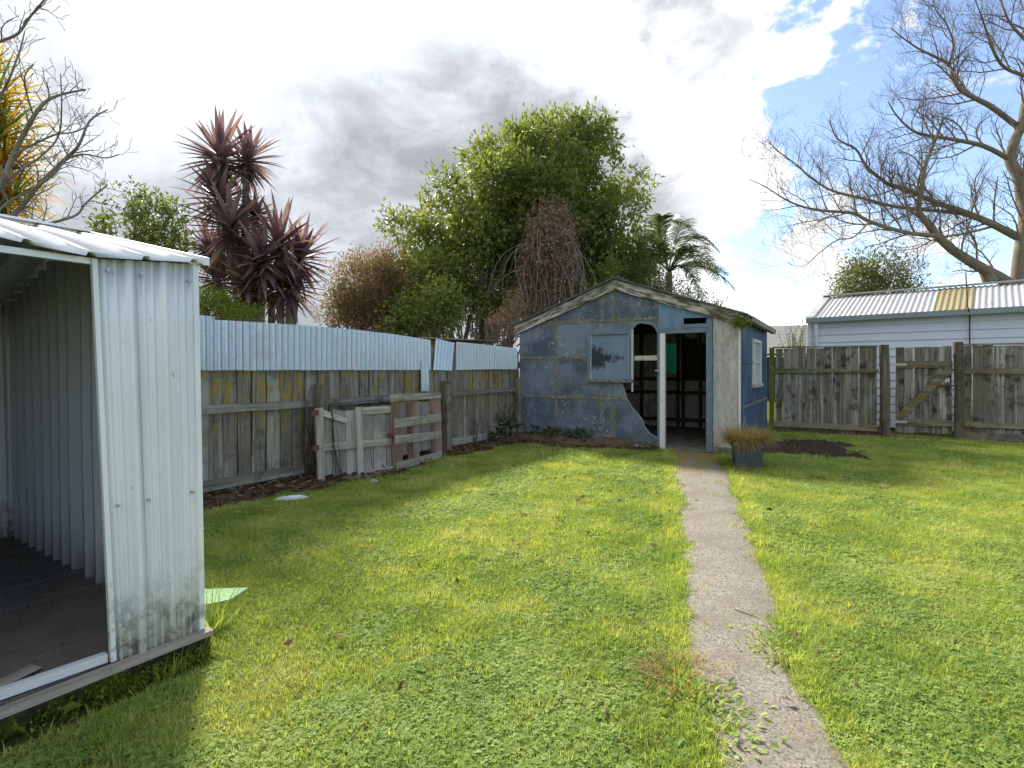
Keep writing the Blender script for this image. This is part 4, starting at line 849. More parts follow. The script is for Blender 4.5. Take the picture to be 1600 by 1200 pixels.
# sword-leaved plants
def sword_leaves(heads, m, name, parent, n, L, W, droop, seed, cold=(0, 1)):
    r = random.Random(seed); V = []; Q = []; A = []
    for (c, sc, ax) in heads:
        c = Vector(c); ax = Vector(ax).normalized()
        for k in range(n):
            th = math.acos(1-1.75*(k+.5)/n) if True else 0; ph = k*2.39996+r.uniform(-.3, .3); th = min(th, 2.3)
            o1 = ax.orthogonal().normalized(); o2 = ax.cross(o1); d = (ax*math.cos(th)+(o1*math.cos(ph)+o2*math.sin(ph))*math.sin(th)).normalized()
            Lf = L*sc*r.uniform(.75, 1.1); wd = W*sc**.5*r.uniform(.8, 1.15); side_ = d.cross(Vector((0, 0, 1))); side_ = side_.normalized() if side_.length > .05 else o1
            p = c+ax*(.10*sc*math.cos(th)); b = len(V); seg = 6; cv = r.random(); dr_ = droop*r.uniform(.3, 1.3)*(.3+th*.5)
            for i in range(seg+1):
                f = i/seg; ww = wd*(.45+.9*f)*(1-f)**.55 if f < 1 else 0; ww = wd*min(1, .45+1.6*f)*max(0, 1-f**2.4)
                nn = side_.cross(d).normalized(); V += [p-side_*ww+nn*ww*.35, p, p+side_*ww+nn*ww*.35]; A += [cv*.8+.2*f]*3
                p = p+d*Lf/seg; d = (d+Vector((0, 0, -dr_))*f).normalized()
            for i in range(seg):
                for j in range(2): a_ = b+i*3+j; Q.append((a_, a_+1, a_+4, a_+3))
    return link(name, fast_mesh(name, [tuple(v) for v in V], Q, A), m, parent)
DC = 8.2; cb = at(395, 577, DC); pc = empty('purple_cabbage_tree', (cb.x, DC, 0), 0, 'tall purple sword-leaved cabbage tree with several spiky heads behind the iron', 'plant')
hd = [(345, 222, 1.05, -.15, -.1), (386, 226, .85, .55, .2), (345, 290, .92, -.25, -.2), (398, 315, .55, .6, .2), (362, 338, 1.08, -.15, -.4), (436, 372, 1.1, .3, -.3), (466, 392, 1.0, .8, .1), (340, 425, .75, -.5, .2), (385, 432, .9, 0, -.4), (425, 440, .8, .3, .2), (328, 372, .75, -.6, .3), (408, 395, .9, .2, -.5), (452, 436, .9, .6, -.2), (372, 400, .75, -.1, .4)]
heads = []; mb = MB()
for k, (a, b, sc, tx, ty) in enumerate(hd):
    c = at(a, b+30-(b-222)*.07, DC+ty*.9)-pc.location; heads.append((c, sc, (tx*.7, ty*.5-.1, 1)))
for a, b, k in ((350, 440, 10), (405, 470, 11), (450, 490, 12), (375, 460, 13), (375, 345, 0), (385, 360, 1), (372, 400, 2), (400, 420, 3), (378, 450, 4), (440, 480, 5), (452, 480, 6), (385, 480, 7), (395, 490, 8), (425, 500, 9)):
    st_ = at(a, b+60, DC)-pc.location; limb(mb, (st_.x, st_.y, 0), st_, .07, .065, .02, 4, 8); limb(mb, st_, heads[k][0], .062, .05, .02, 4, 8)
mb.build('trunk', M['bark_pale'], pc, smooth=True)
sword_leaves(heads, M['leaf_purple'], 'leaves', pc, 66, .68, .046, .13, 3)
dead = [(c-Vector((0, 0, .16)), sc*.8, (random.uniform(-.2, .2), random.uniform(-.2, .2), -1)) for c, sc, ax in heads]
sword_leaves(dead, M['leaf_dead'], 'dead_skirt', pc, 30, .52, .020, .30, 4)
DO = 7.4; ob = at(-30, 577, DO); po = empty('variegated_plant', (ob.x, DO, 0), 0, 'orange and green sword-leaved plant behind the bare branches over the garden shed', 'plant')
heads = [(at(a, b, DO+dy)-po.location, sc, (tx, -.1, 1)) for a, b, sc, tx, dy in ((-12, 170, 1.0, .3, 0), (-5, 225, 1.05, .5, -.1), (5, 275, 1.0, .7, .1), (-30, 130, .9, .1, .2), (10, 320, .95, .8, 0), (-60, 230, 1, -.4, .2))]
mb = MB()
for c, sc, ax in heads: limb(mb, (random.uniform(-.15, .15), 0, 0), c, .07, .05, .02, 5, 8)
mb.build('trunk', M['bark_brown'], po, smooth=True); sword_leaves(heads, M['leaf_orange'], 'leaves', po, 100, .82, .024, .34, 6)

# feather palm
DP = 17.0; pb_ = at(1045, 577, DP); pp = empty('palm', (pb_.x, DP, 0), 0, 'feathery green palm with arching fronds behind the blue shed', 'palm')
mb = MB(); pc0 = at(1045, 425, DP)-pp.location; mb.tube([(0, 0, 0), (0, 0, pc0.z*.6), pc0], [.17, .14, .10], 10); mb.build('trunk', M['bark_grey'], pp, smooth=True)
fr = [((1045, 350), (1093, 368), 0), ((1082, 372), (1126, 396), -.4), ((1100, 418), (1150, 455), -.3), ((1020, 368), (1000, 400), .3), ((1075, 390), (1090, 440), -1.0), ((1010, 400), (985, 440), -.4), ((1060, 360), (1075, 345), .8), ((1090, 400), (1120, 440), .9), ((1025, 380), (1005, 372), -.8), ((1072, 420), (1098, 470), -.6), ((1065, 372), (1108, 385), .5), ((1090, 410), (1138, 430), .2), ((1030, 360), (1035, 338), -.3), ((1085, 385), (1112, 412), -1.2), ((1000, 395), (975, 425), .5)]
for (m_, t_, dy) in fr:
    p0 = pc0; p1 = at(m_[0], m_[1], DP+dy*.7)-pp.location; p2 = at(t_[0], t_[1], DP+dy*1.6)-pp.location; ctl = p1*2-(p0+p2)*.5
    pts = [p0*(1-f)**2+ctl*2*f*(1-f)+p2*f*f for f in np.linspace(0, 1, 15)]; mb = MB(); mb.tube(pts, list(np.linspace(.022, .005, 15)), 4); ro = mb.build('frond', M['leaf_palm'], pp)
    V, Q, A = [], [], []
    for k in range(84):
        f = .12+.88*k/84; i = min(int(f*14), 13); p = pts[i].lerp(pts[i+1], f*14-i); tg = (pts[i+1]-pts[i]).normalized(); s_ = tg.cross(Vector((0, 0, 1))).normalized()*(1 if k % 2 else -1)
        Lf = .64*math.sin(math.pi*min(1, .12+f*.86))**.6*random.uniform(.8, 1.1); d = (s_*.8+tg*.65+Vector((0, 0, random.uniform(-.05, .35)))).normalized(); b = len(V); cv = random.random(); wv = tg*.022
        for i2 in range(4):
            g_ = i2/3; V += [p-wv*(1-g_**2), p+wv*(1-g_**2)]; A += [cv, cv]; p = p+d*Lf/3; d = (d+Vector((0, 0, -.38))).normalized()
        for i2 in range(3): Q.append((b+i2*2, b+i2*2+1, b+i2*2+3, b+i2*2+2))
    link('leaflets', fast_mesh('leaflets', [tuple(v) for v in V], Q, A), M['leaf_palm'], ro)

# bare trees
def twigs(mb, pts, rad, level, length, spacing, up=.35, seed=0, maxlev=3, tcap=(0, .034, .014, .0075)):
    r = random.Random(seed); acc = r.uniform(0, spacing); sgn = 1
    for i in range(len(pts)-1):
        a, b = Vector(pts[i]), Vector(pts[i+1]); sl = (b-a).length; 
        if sl < 1e-5: continue
        tg = (b-a)/sl; pos = acc
        while pos < sl:
            f = pos/sl; fr_ = (i+f)/(len(pts)-1)
            if fr_ > .12:
                p = a.lerp(b, f); r0 = (rad[i]+(rad[i+1]-rad[i])*f)
                s_ = tg.cross(Vector((r.gauss(0, .4), -1, r.gauss(0, .4)))).normalized()*sgn; sgn = -sgn
                d = (tg*.75+s_*r.uniform(.5, .95)+Vector((r.gauss(0, .2), r.gauss(0, .35), up*r.uniform(.2, 1.2)))).normalized()
                Ln = length*r.uniform(.55, 1.2)*(1.1-.55*fr_); n = 6; q = [p.copy()]; dd = d.copy(); pp_ = p.copy()
                for k in range(n):
                    pp_ = pp_+dd*Ln/n; q.append(pp_.copy()); dd = (dd+Vector((r.gauss(0, .2), r.gauss(0, .2), r.gauss(.0, .16)+up*.10))).normalized()
                rr = min(r0*.5, tcap[level]); rads = list(np.linspace(rr, max(.0028, rr*.35), n+1))
                mb[min(level, len(mb)-1)].tube(q, rads, 5 if level == 1 else (4 if level == 2 else 3), cap=False)
                if level < maxlev: twigs(mb, q, rads, level+1, length*.52, spacing*.60, up, r.random(), maxlev, tcap)
            pos += spacing*r.uniform(.6, 1.4)
        acc = pos-sl
def traced_limb(pts, dep0, dep1, org, r0, r1, seed):
    r = random.Random(seed); P_ = []
    for i, (a, b) in enumerate(pts):
        f = i/(len(pts)-1); P_.append(at(a, b, dep0+(dep1-dep0)*f+r.uniform(-.15, .15))-org)
    out = []                       # Catmull-Rom
    for i in range(len(P_)-1):
        p0, p1, p2, p3 = P_[max(i-1, 0)], P_[i], P_[i+1], P_[min(i+2, len(P_)-1)]
        for k in range(4): t = k/4; out.append(.5*((2*p1)+(p2-p0)*t+(2*p0-5*p1+4*p2-p3)*t*t+(3*p1-p0-3*p2+p3)*t**3))
    out.append(P_[-1]); return out, list(np.linspace(r0, r1, len(out)))
def c4(l): return [(1100+x*.4167, y*.4167) for x, y in l]
DT = 17.0; tb = at(1590, 577, DT); bt = empty('bare_tree', (tb.x, DT, 0), 0, 'large leafless tree with spreading limbs and a sawn stump over the garage', 'tree')
mains = [(c4([(1178, 1150), (1180, 1060), (1195, 920), (1208, 830), (1195, 740), (1180, 660), (1148, 600), (1165, 530), (1190, 470), (1205, 380), (1230, 260), (1210, 120), (1230, 0), (1240, -140)]), 0, .5, .33, .08),
         (c4([(1180, 1110), (1130, 1055), (1050, 1010), (990, 975), (930, 935), (880, 890), (840, 840), (805, 790), (815, 720), (830, 620), (870, 520), (900, 440)]), 0, -.8, .26, .035),
         (c4([(1198, 900), (1130, 865), (1070, 835), (980, 798), (900, 770), (820, 738), (740, 705), (690, 690), (610, 625), (570, 560), (500, 520), (470, 450)]), 0, 1.0, .17, .02),
         (c4([(880, 885), (820, 880), (740, 868), (620, 830), (560, 800), (450, 790), (370, 775), (300, 745), (230, 700), (165, 670)]), -.6, -1.4, .10, .012),
         (c4([(1000, 805), (870, 790), (720, 775), (600, 745), (480, 715), (400, 665), (350, 620), (270, 560), (235, 520)]), .4, 1.6, .09, .012),
         (c4([(1150, 600), (1050, 548), (930, 522), (850, 510), (780, 488), (720, 430), (690, 380)]), .3, -1.0, .11, .015),
         (c4([(1170, 470), (1080, 402), (1020, 370), (960, 335), (930, 280), (915, 240), (850, 205), (800, 180), (730, 130), (700, 100)]), .3, .9, .12, .015),
         (c4([(920, 240), (935, 170), (910, 90), (870, 40), (850, -30)]), .8, .4, .05, .012),
         (c4([(1225, 290), (1130, 255), (1085, 190), (1060, 120), (1040, 60), (1010, -20)]), .4, -.6, .08, .014),
         (c4([(1215, 160), (1150, 90), (1120, 20), (1100, -60)]), .4, .8, .07, .014),
         (c4([(1080, 850), (980, 875), (870, 895), (800, 930), (730, 940)]), .1, -.9, .06, .01),
         (c4([(620, 830), (560, 890), (500, 900), (430, 950), (370, 1000), (310, 985)]), -1, -1.5, .035, .008),
         (c4([(800, 930), (805, 1010), (830, 1090)]), -.8, -.9, .02, .006),
         (c4([(1205, 830), (1290, 700), (1390, 600), (1500, 480), (1600, 380)]), 0, 1, .2, .03), (c4([(1205, 400), (1300, 300), (1420, 180), (1500, 60)]), .4, -1, .12, .02)]
tw = [MB(), MB(), MB(), MB()]
for k, (pl, d0, d1, r0, r1) in enumerate(mains):
    pts, rad = traced_limb(pl, DT+d0, DT+d1, bt.location, r0*.72, r1*.7, k)
    if k == 0: pts = [Vector((0, 0, 0)), Vector((.0, 0, 1.5))]+pts; rad = [.42, .38]+rad
    MB().tube(pts, rad, 10).build('trunk' if k == 0 else 'limb', M['bark_grey'], bt, smooth=True)
    if k != 0 or True: twigs(tw, pts, rad, 1, 1.75, .24 if k > 1 else .36, .40, k+100, 3)
st = at(1538, 418, DT)-bt.location; sb_ = at(1548, 440, DT)-bt.location; MB().tube([sb_, st], [.20, .17], 10).build('sawn_stump', M['bark_grey'], bt)
tw[1].build('branches', M['bark_grey'], bt)['kind'] = 'stuff'; tw[2].build('small_branches', M['bark_brown'], bt)['kind'] = 'stuff'; tw[3].build('twigs', M['bark_brown'], bt)['kind'] = 'stuff'
def c1_(l): return [(x*.35, y*.35) for x, y in l]
DB = 6.2; b2 = at(-60, 577, DB); bl = empty('bare_tree', (b2.x, DB, 0), 0, 'leafless grey tree with knobbly twigs reaching over the garden shed roof', 'tree')
mains = [(c1_([(-120, 1000), (0, 830), (60, 690), (150, 520), (210, 450), (280, 420), (380, 400)]), 0, -.3, .05, .008), (c1_([(-160, 1150), (60, 960), (170, 830), (280, 720), (350, 650), (400, 540), (480, 490)]), 0, .3, .045, .007),
         (c1_([(250, 750), (320, 700), (390, 690), (470, 705), (530, 690)]), .2, .1, .018, .006), (c1_([(-60, 1150), (100, 1030), (230, 995), (340, 960), (385, 905), (480, 825)]), -.2, .2, .03, .007), (c1_([(-150, 400), (-60, 210), (0, 185), (80, 150), (130, 80), (180, 20), (230, -40)]), .2, -.2, .03, .007),
         (c1_([(-100, 700), (0, 440), (50, 330), (90, 220), (110, 140)]), .1, .4, .025, .006), (c1_([(150, 520), (120, 420), (110, 340), (150, 290)]), -.1, -.4, .015, .005), (c1_([(60, 690), (160, 640), (250, 600), (330, 590), (400, 560)]), 0, .4, .02, .006), (c1_([(0, 830), (60, 780), (180, 700), (260, 610), (275, 480), (270, 330)]), 0, -.3, .02, .005),
         (c1_([(-60, 1000), (40, 900), (140, 850), (260, 760), (310, 660)]), -.3, 0, .02, .006)]
tw = [MB(), MB(), MB()]
mb = MB(); mb.tube([(0, 0, 0), (.05, 0, 1.2), at(-55, 400, DB)-bl.location], [.12, .10, .07], 9); mb.build('trunk', M['bark_pale'], bl, smooth=True)
for k, (pl, d0, d1, r0, r1) in enumerate(mains):
    pts, rad = traced_limb(pl, DB+d0, DB+d1, bl.location, r0*.7, r1*1.1, 50+k)
    if k in (0, 1, 3, 4, 5, 9): pts = [at(-55, 420, DB)-bl.location]+pts; rad = [rad[0]*1.1]+rad
    MB().tube(pts, rad, 7).build('limb', M['bark_pale'], bl, smooth=True); twigs(tw, pts, rad, 1, .40, .13, .30, k+300, 2, (0, .0095, .0055))
tw[1].build('branches', M['bark_pale'], bl)['kind'] = 'stuff'; tw[2].build('twigs', M['bark_brown'], bl)['kind'] = 'stuff'

# timber stack glimpsed through the gap in the iron
ts_o = at(697, 577, 9.3); tsx = empty('timber_stack', (ts_o.x, 9.3, 0), R(50), 'stack of old orange timber seen through the gap in the iron', 'timber stack')
for k in range(15): MB().box(-.5+random.uniform(-.05, .05), .75, -.1, .12+random.uniform(-.02, .03), .05+k*.115, .05+k*.115+.095, .008).build('plank', M['timber_new'], tsx)
MB().box(-.75, 1.15, -.3, .5, 1.79, 1.82, .01).build('cover_board', M['post_dark'], tsx)

# ================================================================ pot with dry grass
pp0 = ground_at(1167, 731); pot = empty('plant_pot', pp0, R(-14), 'square dark slate pot overflowing with dry straw-coloured grass beside the doorway', 'pot')
mb = MB(); hw, hb, ph = .185, .15, .36; vs = []
for zz, h_, in ((0, hb), (ph-.04, hw-.01), (ph-.04, hw+.008), (ph, hw+.012), (ph, hw-.02), (ph-.07, hw-.03)): vs += [(-h_, -h_, zz), (h_, -h_, zz), (h_, h_, zz), (-h_, h_, zz)]
fs = [(3, 2, 1, 0), (20, 21, 22, 23)]+[(i*4+k, i*4+(k+1) % 4, (i+1)*4+(k+1) % 4, (i+1)*4+k) for i in range(5) for k in range(4)]; mb.add(vs, fs).build('pot_body', M['pot'], pot)
def blades(name, n, c, spread, L, W, droop, m, parent, out=.8, upb=1.0, rseed=1, seg=4):
    r = random.Random(rseed); V, Q, A = [], [], []
    for k in range(n):
        a = r.uniform(0, 6.283); rr = spread*math.sqrt(r.random()); p = Vector((c[0]+rr*math.cos(a), c[1]+rr*math.sin(a), c[2])); a2 = a+r.gauss(0, .5)
        d = Vector((math.cos(a2)*out*r.uniform(.2, 1.2), math.sin(a2)*out*r.uniform(.2, 1.2), upb*r.uniform(.5, 1.2))).normalized(); Lf = L*r.uniform(.5, 1.2); wd = W*r.uniform(.6, 1.2); s_ = d.cross(Vector((0, 0, 1))).normalized() if abs(d.z) < .99 else Vector((1, 0, 0))
        b = len(V); cv = r.random(); dr_ = droop*r.uniform(.4, 1.4)
        for i in range(seg+1):
            f = i/seg; V += [tuple(p-s_*wd*(1-f**1.5)), tuple(p+s_*wd*(1-f**1.5))]; A += [cv*.8+.2*f]*2; p = p+d*Lf/seg; d = (d+Vector((0, 0, -dr_))).normalized()
        for i in range(seg): Q.append((b+i*2, b+i*2+1, b+i*2+3, b+i*2+2))
    me = fast_mesh(name, V, Q, A)
    if parent is False: me.materials.append(m); return me
    return link(name, me, m, parent)
blades('dry_grass', 1800, (0, 0, ph-.05), .20, .38, .0034, .30, M['straw'], pot, .85, .95, 5, 7); blades('upright_dry_grass', 1100, (0, 0, ph-.06), .21, .27, .003, .12, M['straw'], pot, .9, 1, 15, 5); blades('green_grass', 160, (-.08, 0, ph-.07), .16, .34, .0035, .2, M['grass'], pot, .9, 1, 6, 5)
mb = MB(); mb.box(-.15, .15, -.15, .15, ph-.1, ph-.068, .004); mb.build('pot_soil', M['soil_dark'], pot)

# ================================================================ small things
def tuft(p, n, L, W, m, label, name='grass_tuft', cat='grass tuft', group=None, spread=.06, droop=.12, seed=0, out=.7):
    e = empty(name, p, 0, label, cat, group); blades('blades', n, (0, 0, -.01), spread, L, W, droop, m, e, out, 1, seed, 5); return e
tuft(ground_at(330, 985), 40, .26, .0055, M['grass'], 'long green grass blades at the corner of the garden shed', spread=.06, seed=1, droop=.08)
for i, q in enumerate(((268, 1046), (245, 1060), (292, 1030))): tuft(ground_at(*q), 90, .13, .003, M['grass'], 'short fine grass tuft growing under the garden shed edge board', group='tufts along the garden shed base', spread=.08, seed=10+i)
tuft(ground_at(1140, 725), 120, .24, .0035, M['grass'], 'fresh green grass tuft between the pot and the doorway', spread=.14, seed=20)
tuft(ground_at(1160, 738), 100, .13, .003, M['straw'], 'low dry grass tuft spilling in front of the pot', spread=.12, seed=21)
tuft(ground_at(1205, 728), 120, .18, .0035, M['grass'], 'green grass tuft at the garden side of the pot, by the mulch', spread=.13, seed=22)
tuft(ground_at(1235, 1030), 120, .16, .004, M['grass'], 'wide grass tuft spreading over the edge of the path', spread=.09, seed=23, droop=.25, out=1.2)
tuft(ground_at(1265, 1040), 80, .13, .003, M['straw'], 'dry straw tuft beside the path edge', spread=.10, seed=24, droop=.2, out=1.2)
tuft(ground_at(1060, 1060), 420, .13, .003, M['straw'], 'pale mown straw heap at the path edge', spread=.14, seed=25, droop=.25, out=1.3)
tuft(ground_at(1320, 668+12), 60, .18, .004, M['grass'], 'green grass tuft at the foot of the board fence near the mossy post', spread=.12, seed=26)
tuft(ground_at(1225, 686), 60, .2, .004, M['grass'], 'green grass tuft at the foot of the mossy corner post', spread=.12, seed=27)
def weed(p, n, L, W, m, label, name='weed', cat='weed', group=None, h=.05, spread=.1):
    e = empty(name, p, 0, label, cat, group); C = np.stack([rng.normal(0, spread, n), rng.normal(0, spread, n), rng.uniform(.0, h, n)], 1); D = C.copy(); D[:, 2] = .25*np.abs(D[:, 0]).mean()+.04
    D = D/np.linalg.norm(D, axis=1, keepdims=True); leaves('leaves', C, D, L, W, m, e, jitter=.35); mb = MB()
    for k in range(min(n, 8)): mb.tube([(0, 0, -.01), tuple(C[k]*[.5, .5, .8]), tuple(C[k])], .002, 4)
    mb.build('stems', M['leaf_fresh'], e); return e
for i, q in enumerate(((1095, 1090), (1108, 1120), (1125, 1150))): weed(ground_at(*q), 130, .034, .009, M['clover'], 'leafy weed spilling over the lawn side of the path by the straw heap', group='weeds on the path edge', h=.03, spread=.08)
for i, q in enumerate(((1205, 1010), (1225, 985))): weed(ground_at(*q), 130, .032, .007, M['clover'], 'grey-green weed creeping onto the path near the wide grass tuft', group='weeds creeping onto the path', h=.028, spread=.075)
weed(ground_at(16, 1150), 22, .075, .02, M['leaf_fresh'], 'broad-leaved weed at the mossy edge of the garden shed base', h=.07, spread=.05)
for q, lb in (((800, 664), 'dark glossy seedling growing at the fence end beside the blue shed'), ((783, 672), 'small glossy seedling low against the fence palings')):
    g0 = ground_at(q[0], 690) if q[0] > 790 else ground_at(q[0], 695); hh = .42 if q[0] > 790 else .22
    e = empty('seedling', g0, 0, lb, 'plant'); C = np.stack([rng.normal(0, .07, 34), rng.normal(0, .05, 34), rng.uniform(hh*.5, hh, 34)], 1); leaves('leaves', C, np.stack([C[:, 0]*6, C[:, 1]*6, np.full(34, .3)], 1), .15, .032, M['leaf_dark'], e, jitter=.4)
    MB().tube([(0, 0, -.02), (.02, 0, hh*.5), (0, 0, hh)], .008, 5).build('stem', M['bark_brown'], e)
for i, q in enumerate(((845, 688), (868, 692), (905, 696), (826, 684))):
    weed(ground_at(*q)+Vector((0, 0, .10)), 110, .08, .02, M['leaf_olive' if i % 2 else 'leaf_dark'], 'low green weed on the soil along the blue shed wall', group='weeds along the shed wall', h=.16, spread=.12)
# creeper stems on the fence
def creeper(p0, p1, n, label, spread=.10):
    e = empty('dry_creeper', (p0.x, p0.y, 0), 0, label, 'creeper'); mb = MB()
    for k in range(n):
        a = p0+Vector((random.gauss(0, spread), random.gauss(0, spread*.3), 0)); b = p1+Vector((random.gauss(0, spread), random.gauss(0, spread*.3), random.uniform(-.35, .1))); limb(mb, a-e.location, b-e.location, .006, .003, .09, 9, 4)
    mb.build('stems', M['leaf_dead'], e); return e
f0 = LFr.w(LFr.u(478)-.02, -.10, .0); creeper(f0, f0+Vector((.03, 0, 1.0)), 14, 'tangle of dry creeper climbing the fence left of the broken gate', .07)
f0 = FA.w(.22, -.10, .0); creeper(f0, f0+Vector((-.10, 0, .95)), 5, 'dead vine stems trailing over the broken gate', .04)
f0 = LFr.w(LFr.u(735), -.10, .0); creeper(f0, f0+Vector((.05, .0, .85)), 7, 'thin creeper climbing the palings right of the pallet', .05)
f0 = LFr.w(LFr.u(775), -.12, .35); creeper(f0, f0+Vector((.1, .1, .62)), 16, 'dry twiggy creeper clump on the fence rail near the blue shed', .14)
# litter on the soil: twigs and dead leaves (uncountable)
pts = rng.uniform([-4, 4, 0], [4, 11, 0], (60000, 3)); k = bare(pts[:, 0], pts[:, 1]); uu, vv = in_frame(LFr, pts[:, 0], pts[:, 1]); u2, v2 = in_frame(BS, pts[:, 0], pts[:, 1]); k &= ((vv < -.02)) & ((v2 < -.03) | (u2 > SW+.05)); pts = pts[k][:6500]; pts[:, 2] = rng.uniform(.03, .075, len(pts))
Dh = rng.normal(0, 1, pts.shape); Dh[:, 2] *= .18
leaves('leaf_litter', pts, Dh, .085, .011, M['litter'], None, jitter=.05).update_tag(); lo = bpy.data.objects['leaf_litter']; tag(lo, 'brown leaf litter and twigs scattered over the bare soil by the fence and shed', 'litter', kind='stuff')
gp = np.stack([rng.uniform(-GW+.05, -.06, 700), GD-.1-rng.uniform(.0, GD-.2, 700)*rng.random(700)**.8, np.full(700, FZ+.006)], 1); wpt = np.array([tuple(GS.w(*p)) for p in gp]); Dh = rng.normal(0, 1, wpt.shape); Dh[:, 2] *= .1
tag(leaves('floor_litter', wpt, Dh, .024, .005, M['litter'], None, jitter=.05), 'crumbled dead leaves and dirt on the garden shed floor', 'litter', kind='stuff')
fl = np.stack([rng.uniform(-1.5, 5.5, 90), rng.uniform(2.0, 8.0, 90), np.full(90, .035)], 1); Dh = rng.normal(0, 1, fl.shape); Dh[:, 2] *= .2
tag(leaves('fallen_leaves', fl, Dh, .06, .016, M['litter'], None, jitter=.05), 'scattered small brown fallen leaves on the lawn and path', 'fallen leaves', kind='stuff')
# bits and pieces
def chunk(name, p, sx, sy, sz, m, label, cat, rz=0, sub=3, group=None):
    r = random.Random(sum(map(ord, label))); V = []; Q = []; n = 8
    for j in range(4):
        zz = (0, .35, .8, 1)[j]; sc = (1, 1.02, .9, .45)[j]
        for i in range(n): a = 2*math.pi*i/n; V.append((math.cos(a)*sx*sc*r.uniform(.8, 1.15), math.sin(a)*sy*sc*r.uniform(.8, 1.15), zz*sz*r.uniform(.8, 1.1)-.01))
    fs = [tuple(range(n))[::-1], tuple(3*n+i for i in range(n))]+[(j*n+i, j*n+(i+1) % n, (j+1)*n+(i+1) % n, (j+1)*n+i) for j in range(3) for i in range(n)]
    o = MB().add(V, fs).build(name, m, None, p, (0, 0, rz)); return tag(o, label, cat, group)
chunk('plastic_bag', ground_at(455, 783)+Vector((0, 0, .02)), .15, .05, .045, M['plastic_white'], 'crumpled white plastic bag on the lawn edge below the fence', 'bag', .3)
chunk('brick_piece', ground_at(500, 808), .10, .045, .045, M['brick'], 'broken reddish brick lump lying on the lawn', 'brick', .5)
chunk('stone', ground_at(583, 756)+Vector((0, 0, .03)), .05, .03, .03, M['stone'], 'small pale stone at the foot of the broken gate', 'stone')
MB()
go = ground_at(318, 948); mb = MB(); ga, gb_, gc_, gd_ = ground_at(300, 930), ground_at(388, 927), ground_at(360, 946), ground_at(312, 956)
mb.add([(p-go).to_tuple()[:2]+(z,) for z in (.012, .034) for p in (ga, gb_, gc_, gd_)], [(3, 2, 1, 0), (4, 5, 6, 7), (0, 1, 5, 4), (1, 2, 6, 5), (2, 3, 7, 6), (3, 0, 4, 7)]); tag(mb.build('green_board', M['green_board'], None, go), 'pale green board lying flat in the grass beside the garden shed', 'board')
for q, lb in (((925, 697), 'white plank scrap on the soil below the shed window'), ((992, 702), 'pale flat scrap on the ground by the broken wall edge')):
    p = ground_at(*q)+Vector((0, 0, .05)); o = MB().box(-.14, .14, -.03, .03, 0, .018, .006).build('wood_scrap', M['white_trim'], None, p, (0, 0, SA+.1)); tag(o, lb, 'scrap')
p = GS.w(-.62, .16, FZ); tag(MB().box(-.10, .10, -.035, .035, 0, .012, .006).build('board_scrap', M['scrap'], None, p, (0, 0, GS.a+.35)), 'short grey-green board scrap on the garden shed floor', 'scrap')
p = GS.w(-.72, .28, FZ); e = empty('black_scrap', p, .4, 'crumpled black plastic scrap on the garden shed floor', 'scrap'); chunk('lump', (0, 0, 0), .045, .025, .03, M['black'], 'x', 'x').parent = e
lp = e.children[0]; del lp['label']; del lp['category']
p = at(696, 458, 14.2); e = chunk('blue_ball', p, .06, .06, .11, M['blue_spot'], 'small bright blue plastic thing caught in the evergreen tree', 'ball')
# moss on the shed's eave and base
p = BS.w(SW+.02, -.09, eave-.10); e = empty('moss_clump', p, 0, 'bright green moss clump on the front corner of the blue shed eave', 'moss')
C = rng.normal(0, .06, (420, 3))*[1, .7, .75]; leaves('fronds', C, C*8, .035, .010, M['leaf_fresh'], e); chunk('cushion', (0, 0, -.05), .08, .06, .09, M['moss'], 'x', 'x').parent = e
lp = e.children[-1]; 
for ch in e.children:
    for kk in ('label', 'category'):
        if kk in ch: del ch[kk]
nm_ = 2600; mu = rng.uniform(-1.75, .02, nm_); my = rng.uniform(-.075, -.03, nm_)-.06*rng.random(nm_)**2; mz = np.clip(.085*(1-((-.03-my)/.11))*rng.random(nm_)**.7, .0, .085)
kp = vnoise(mu, mz, 9, 81) > .42; mw = np.array([tuple(GS.w(a, b, c)) for a, b, c in zip(mu[kp], my[kp], mz[kp])]); Dm = rng.normal(0, .6, mw.shape); Dm[:, 2] = 1
tag(leaves('moss', mw, Dm, .018, .005, M['leaf_moss'], None), 'yellow-green moss growing along the timber base of the garden shed', 'moss', kind='stuff')

# ================================================================ lawn: grass clumps instanced by geometry nodes
src = bpy.data.collections.new('lawn_sources')
def clump_grass(seed, n, L, W, spread, out): return blades('clump', n, (0, 0, 0), spread, L, W, .10, M['grass'], False, out, 1.0, seed, 3)
def clump_clover(seed, n, spread):
    r = random.Random(seed); V, Q, A = [], [], []
    for k in range(n):
        a = r.uniform(0, 6.28); rr = spread*math.sqrt(r.random()); c = Vector((rr*math.cos(a), rr*math.sin(a), r.uniform(.008, .026))); nx = Vector((r.gauss(0, .35), r.gauss(0, .35), 1)).normalized(); cv = r.random()
        for q in range(3):
            an = a+q*2.094; d = Vector((math.cos(an), math.sin(an), 0)); d = (d-nx*d.dot(nx)).normalized(); s_ = nx.cross(d); Ls = r.uniform(.008, .013); b = len(V)
            for p in (c, c+d*Ls*.6+s_*Ls*.48, c+d*Ls*1.05, c+d*Ls*.6-s_*Ls*.48): V.append(tuple(p)); A.append(cv)
            Q.append((b, b+1, b+2, b+3))
    me = fast_mesh('clover', V, Q, A); me.materials.append(M['clover']); return me
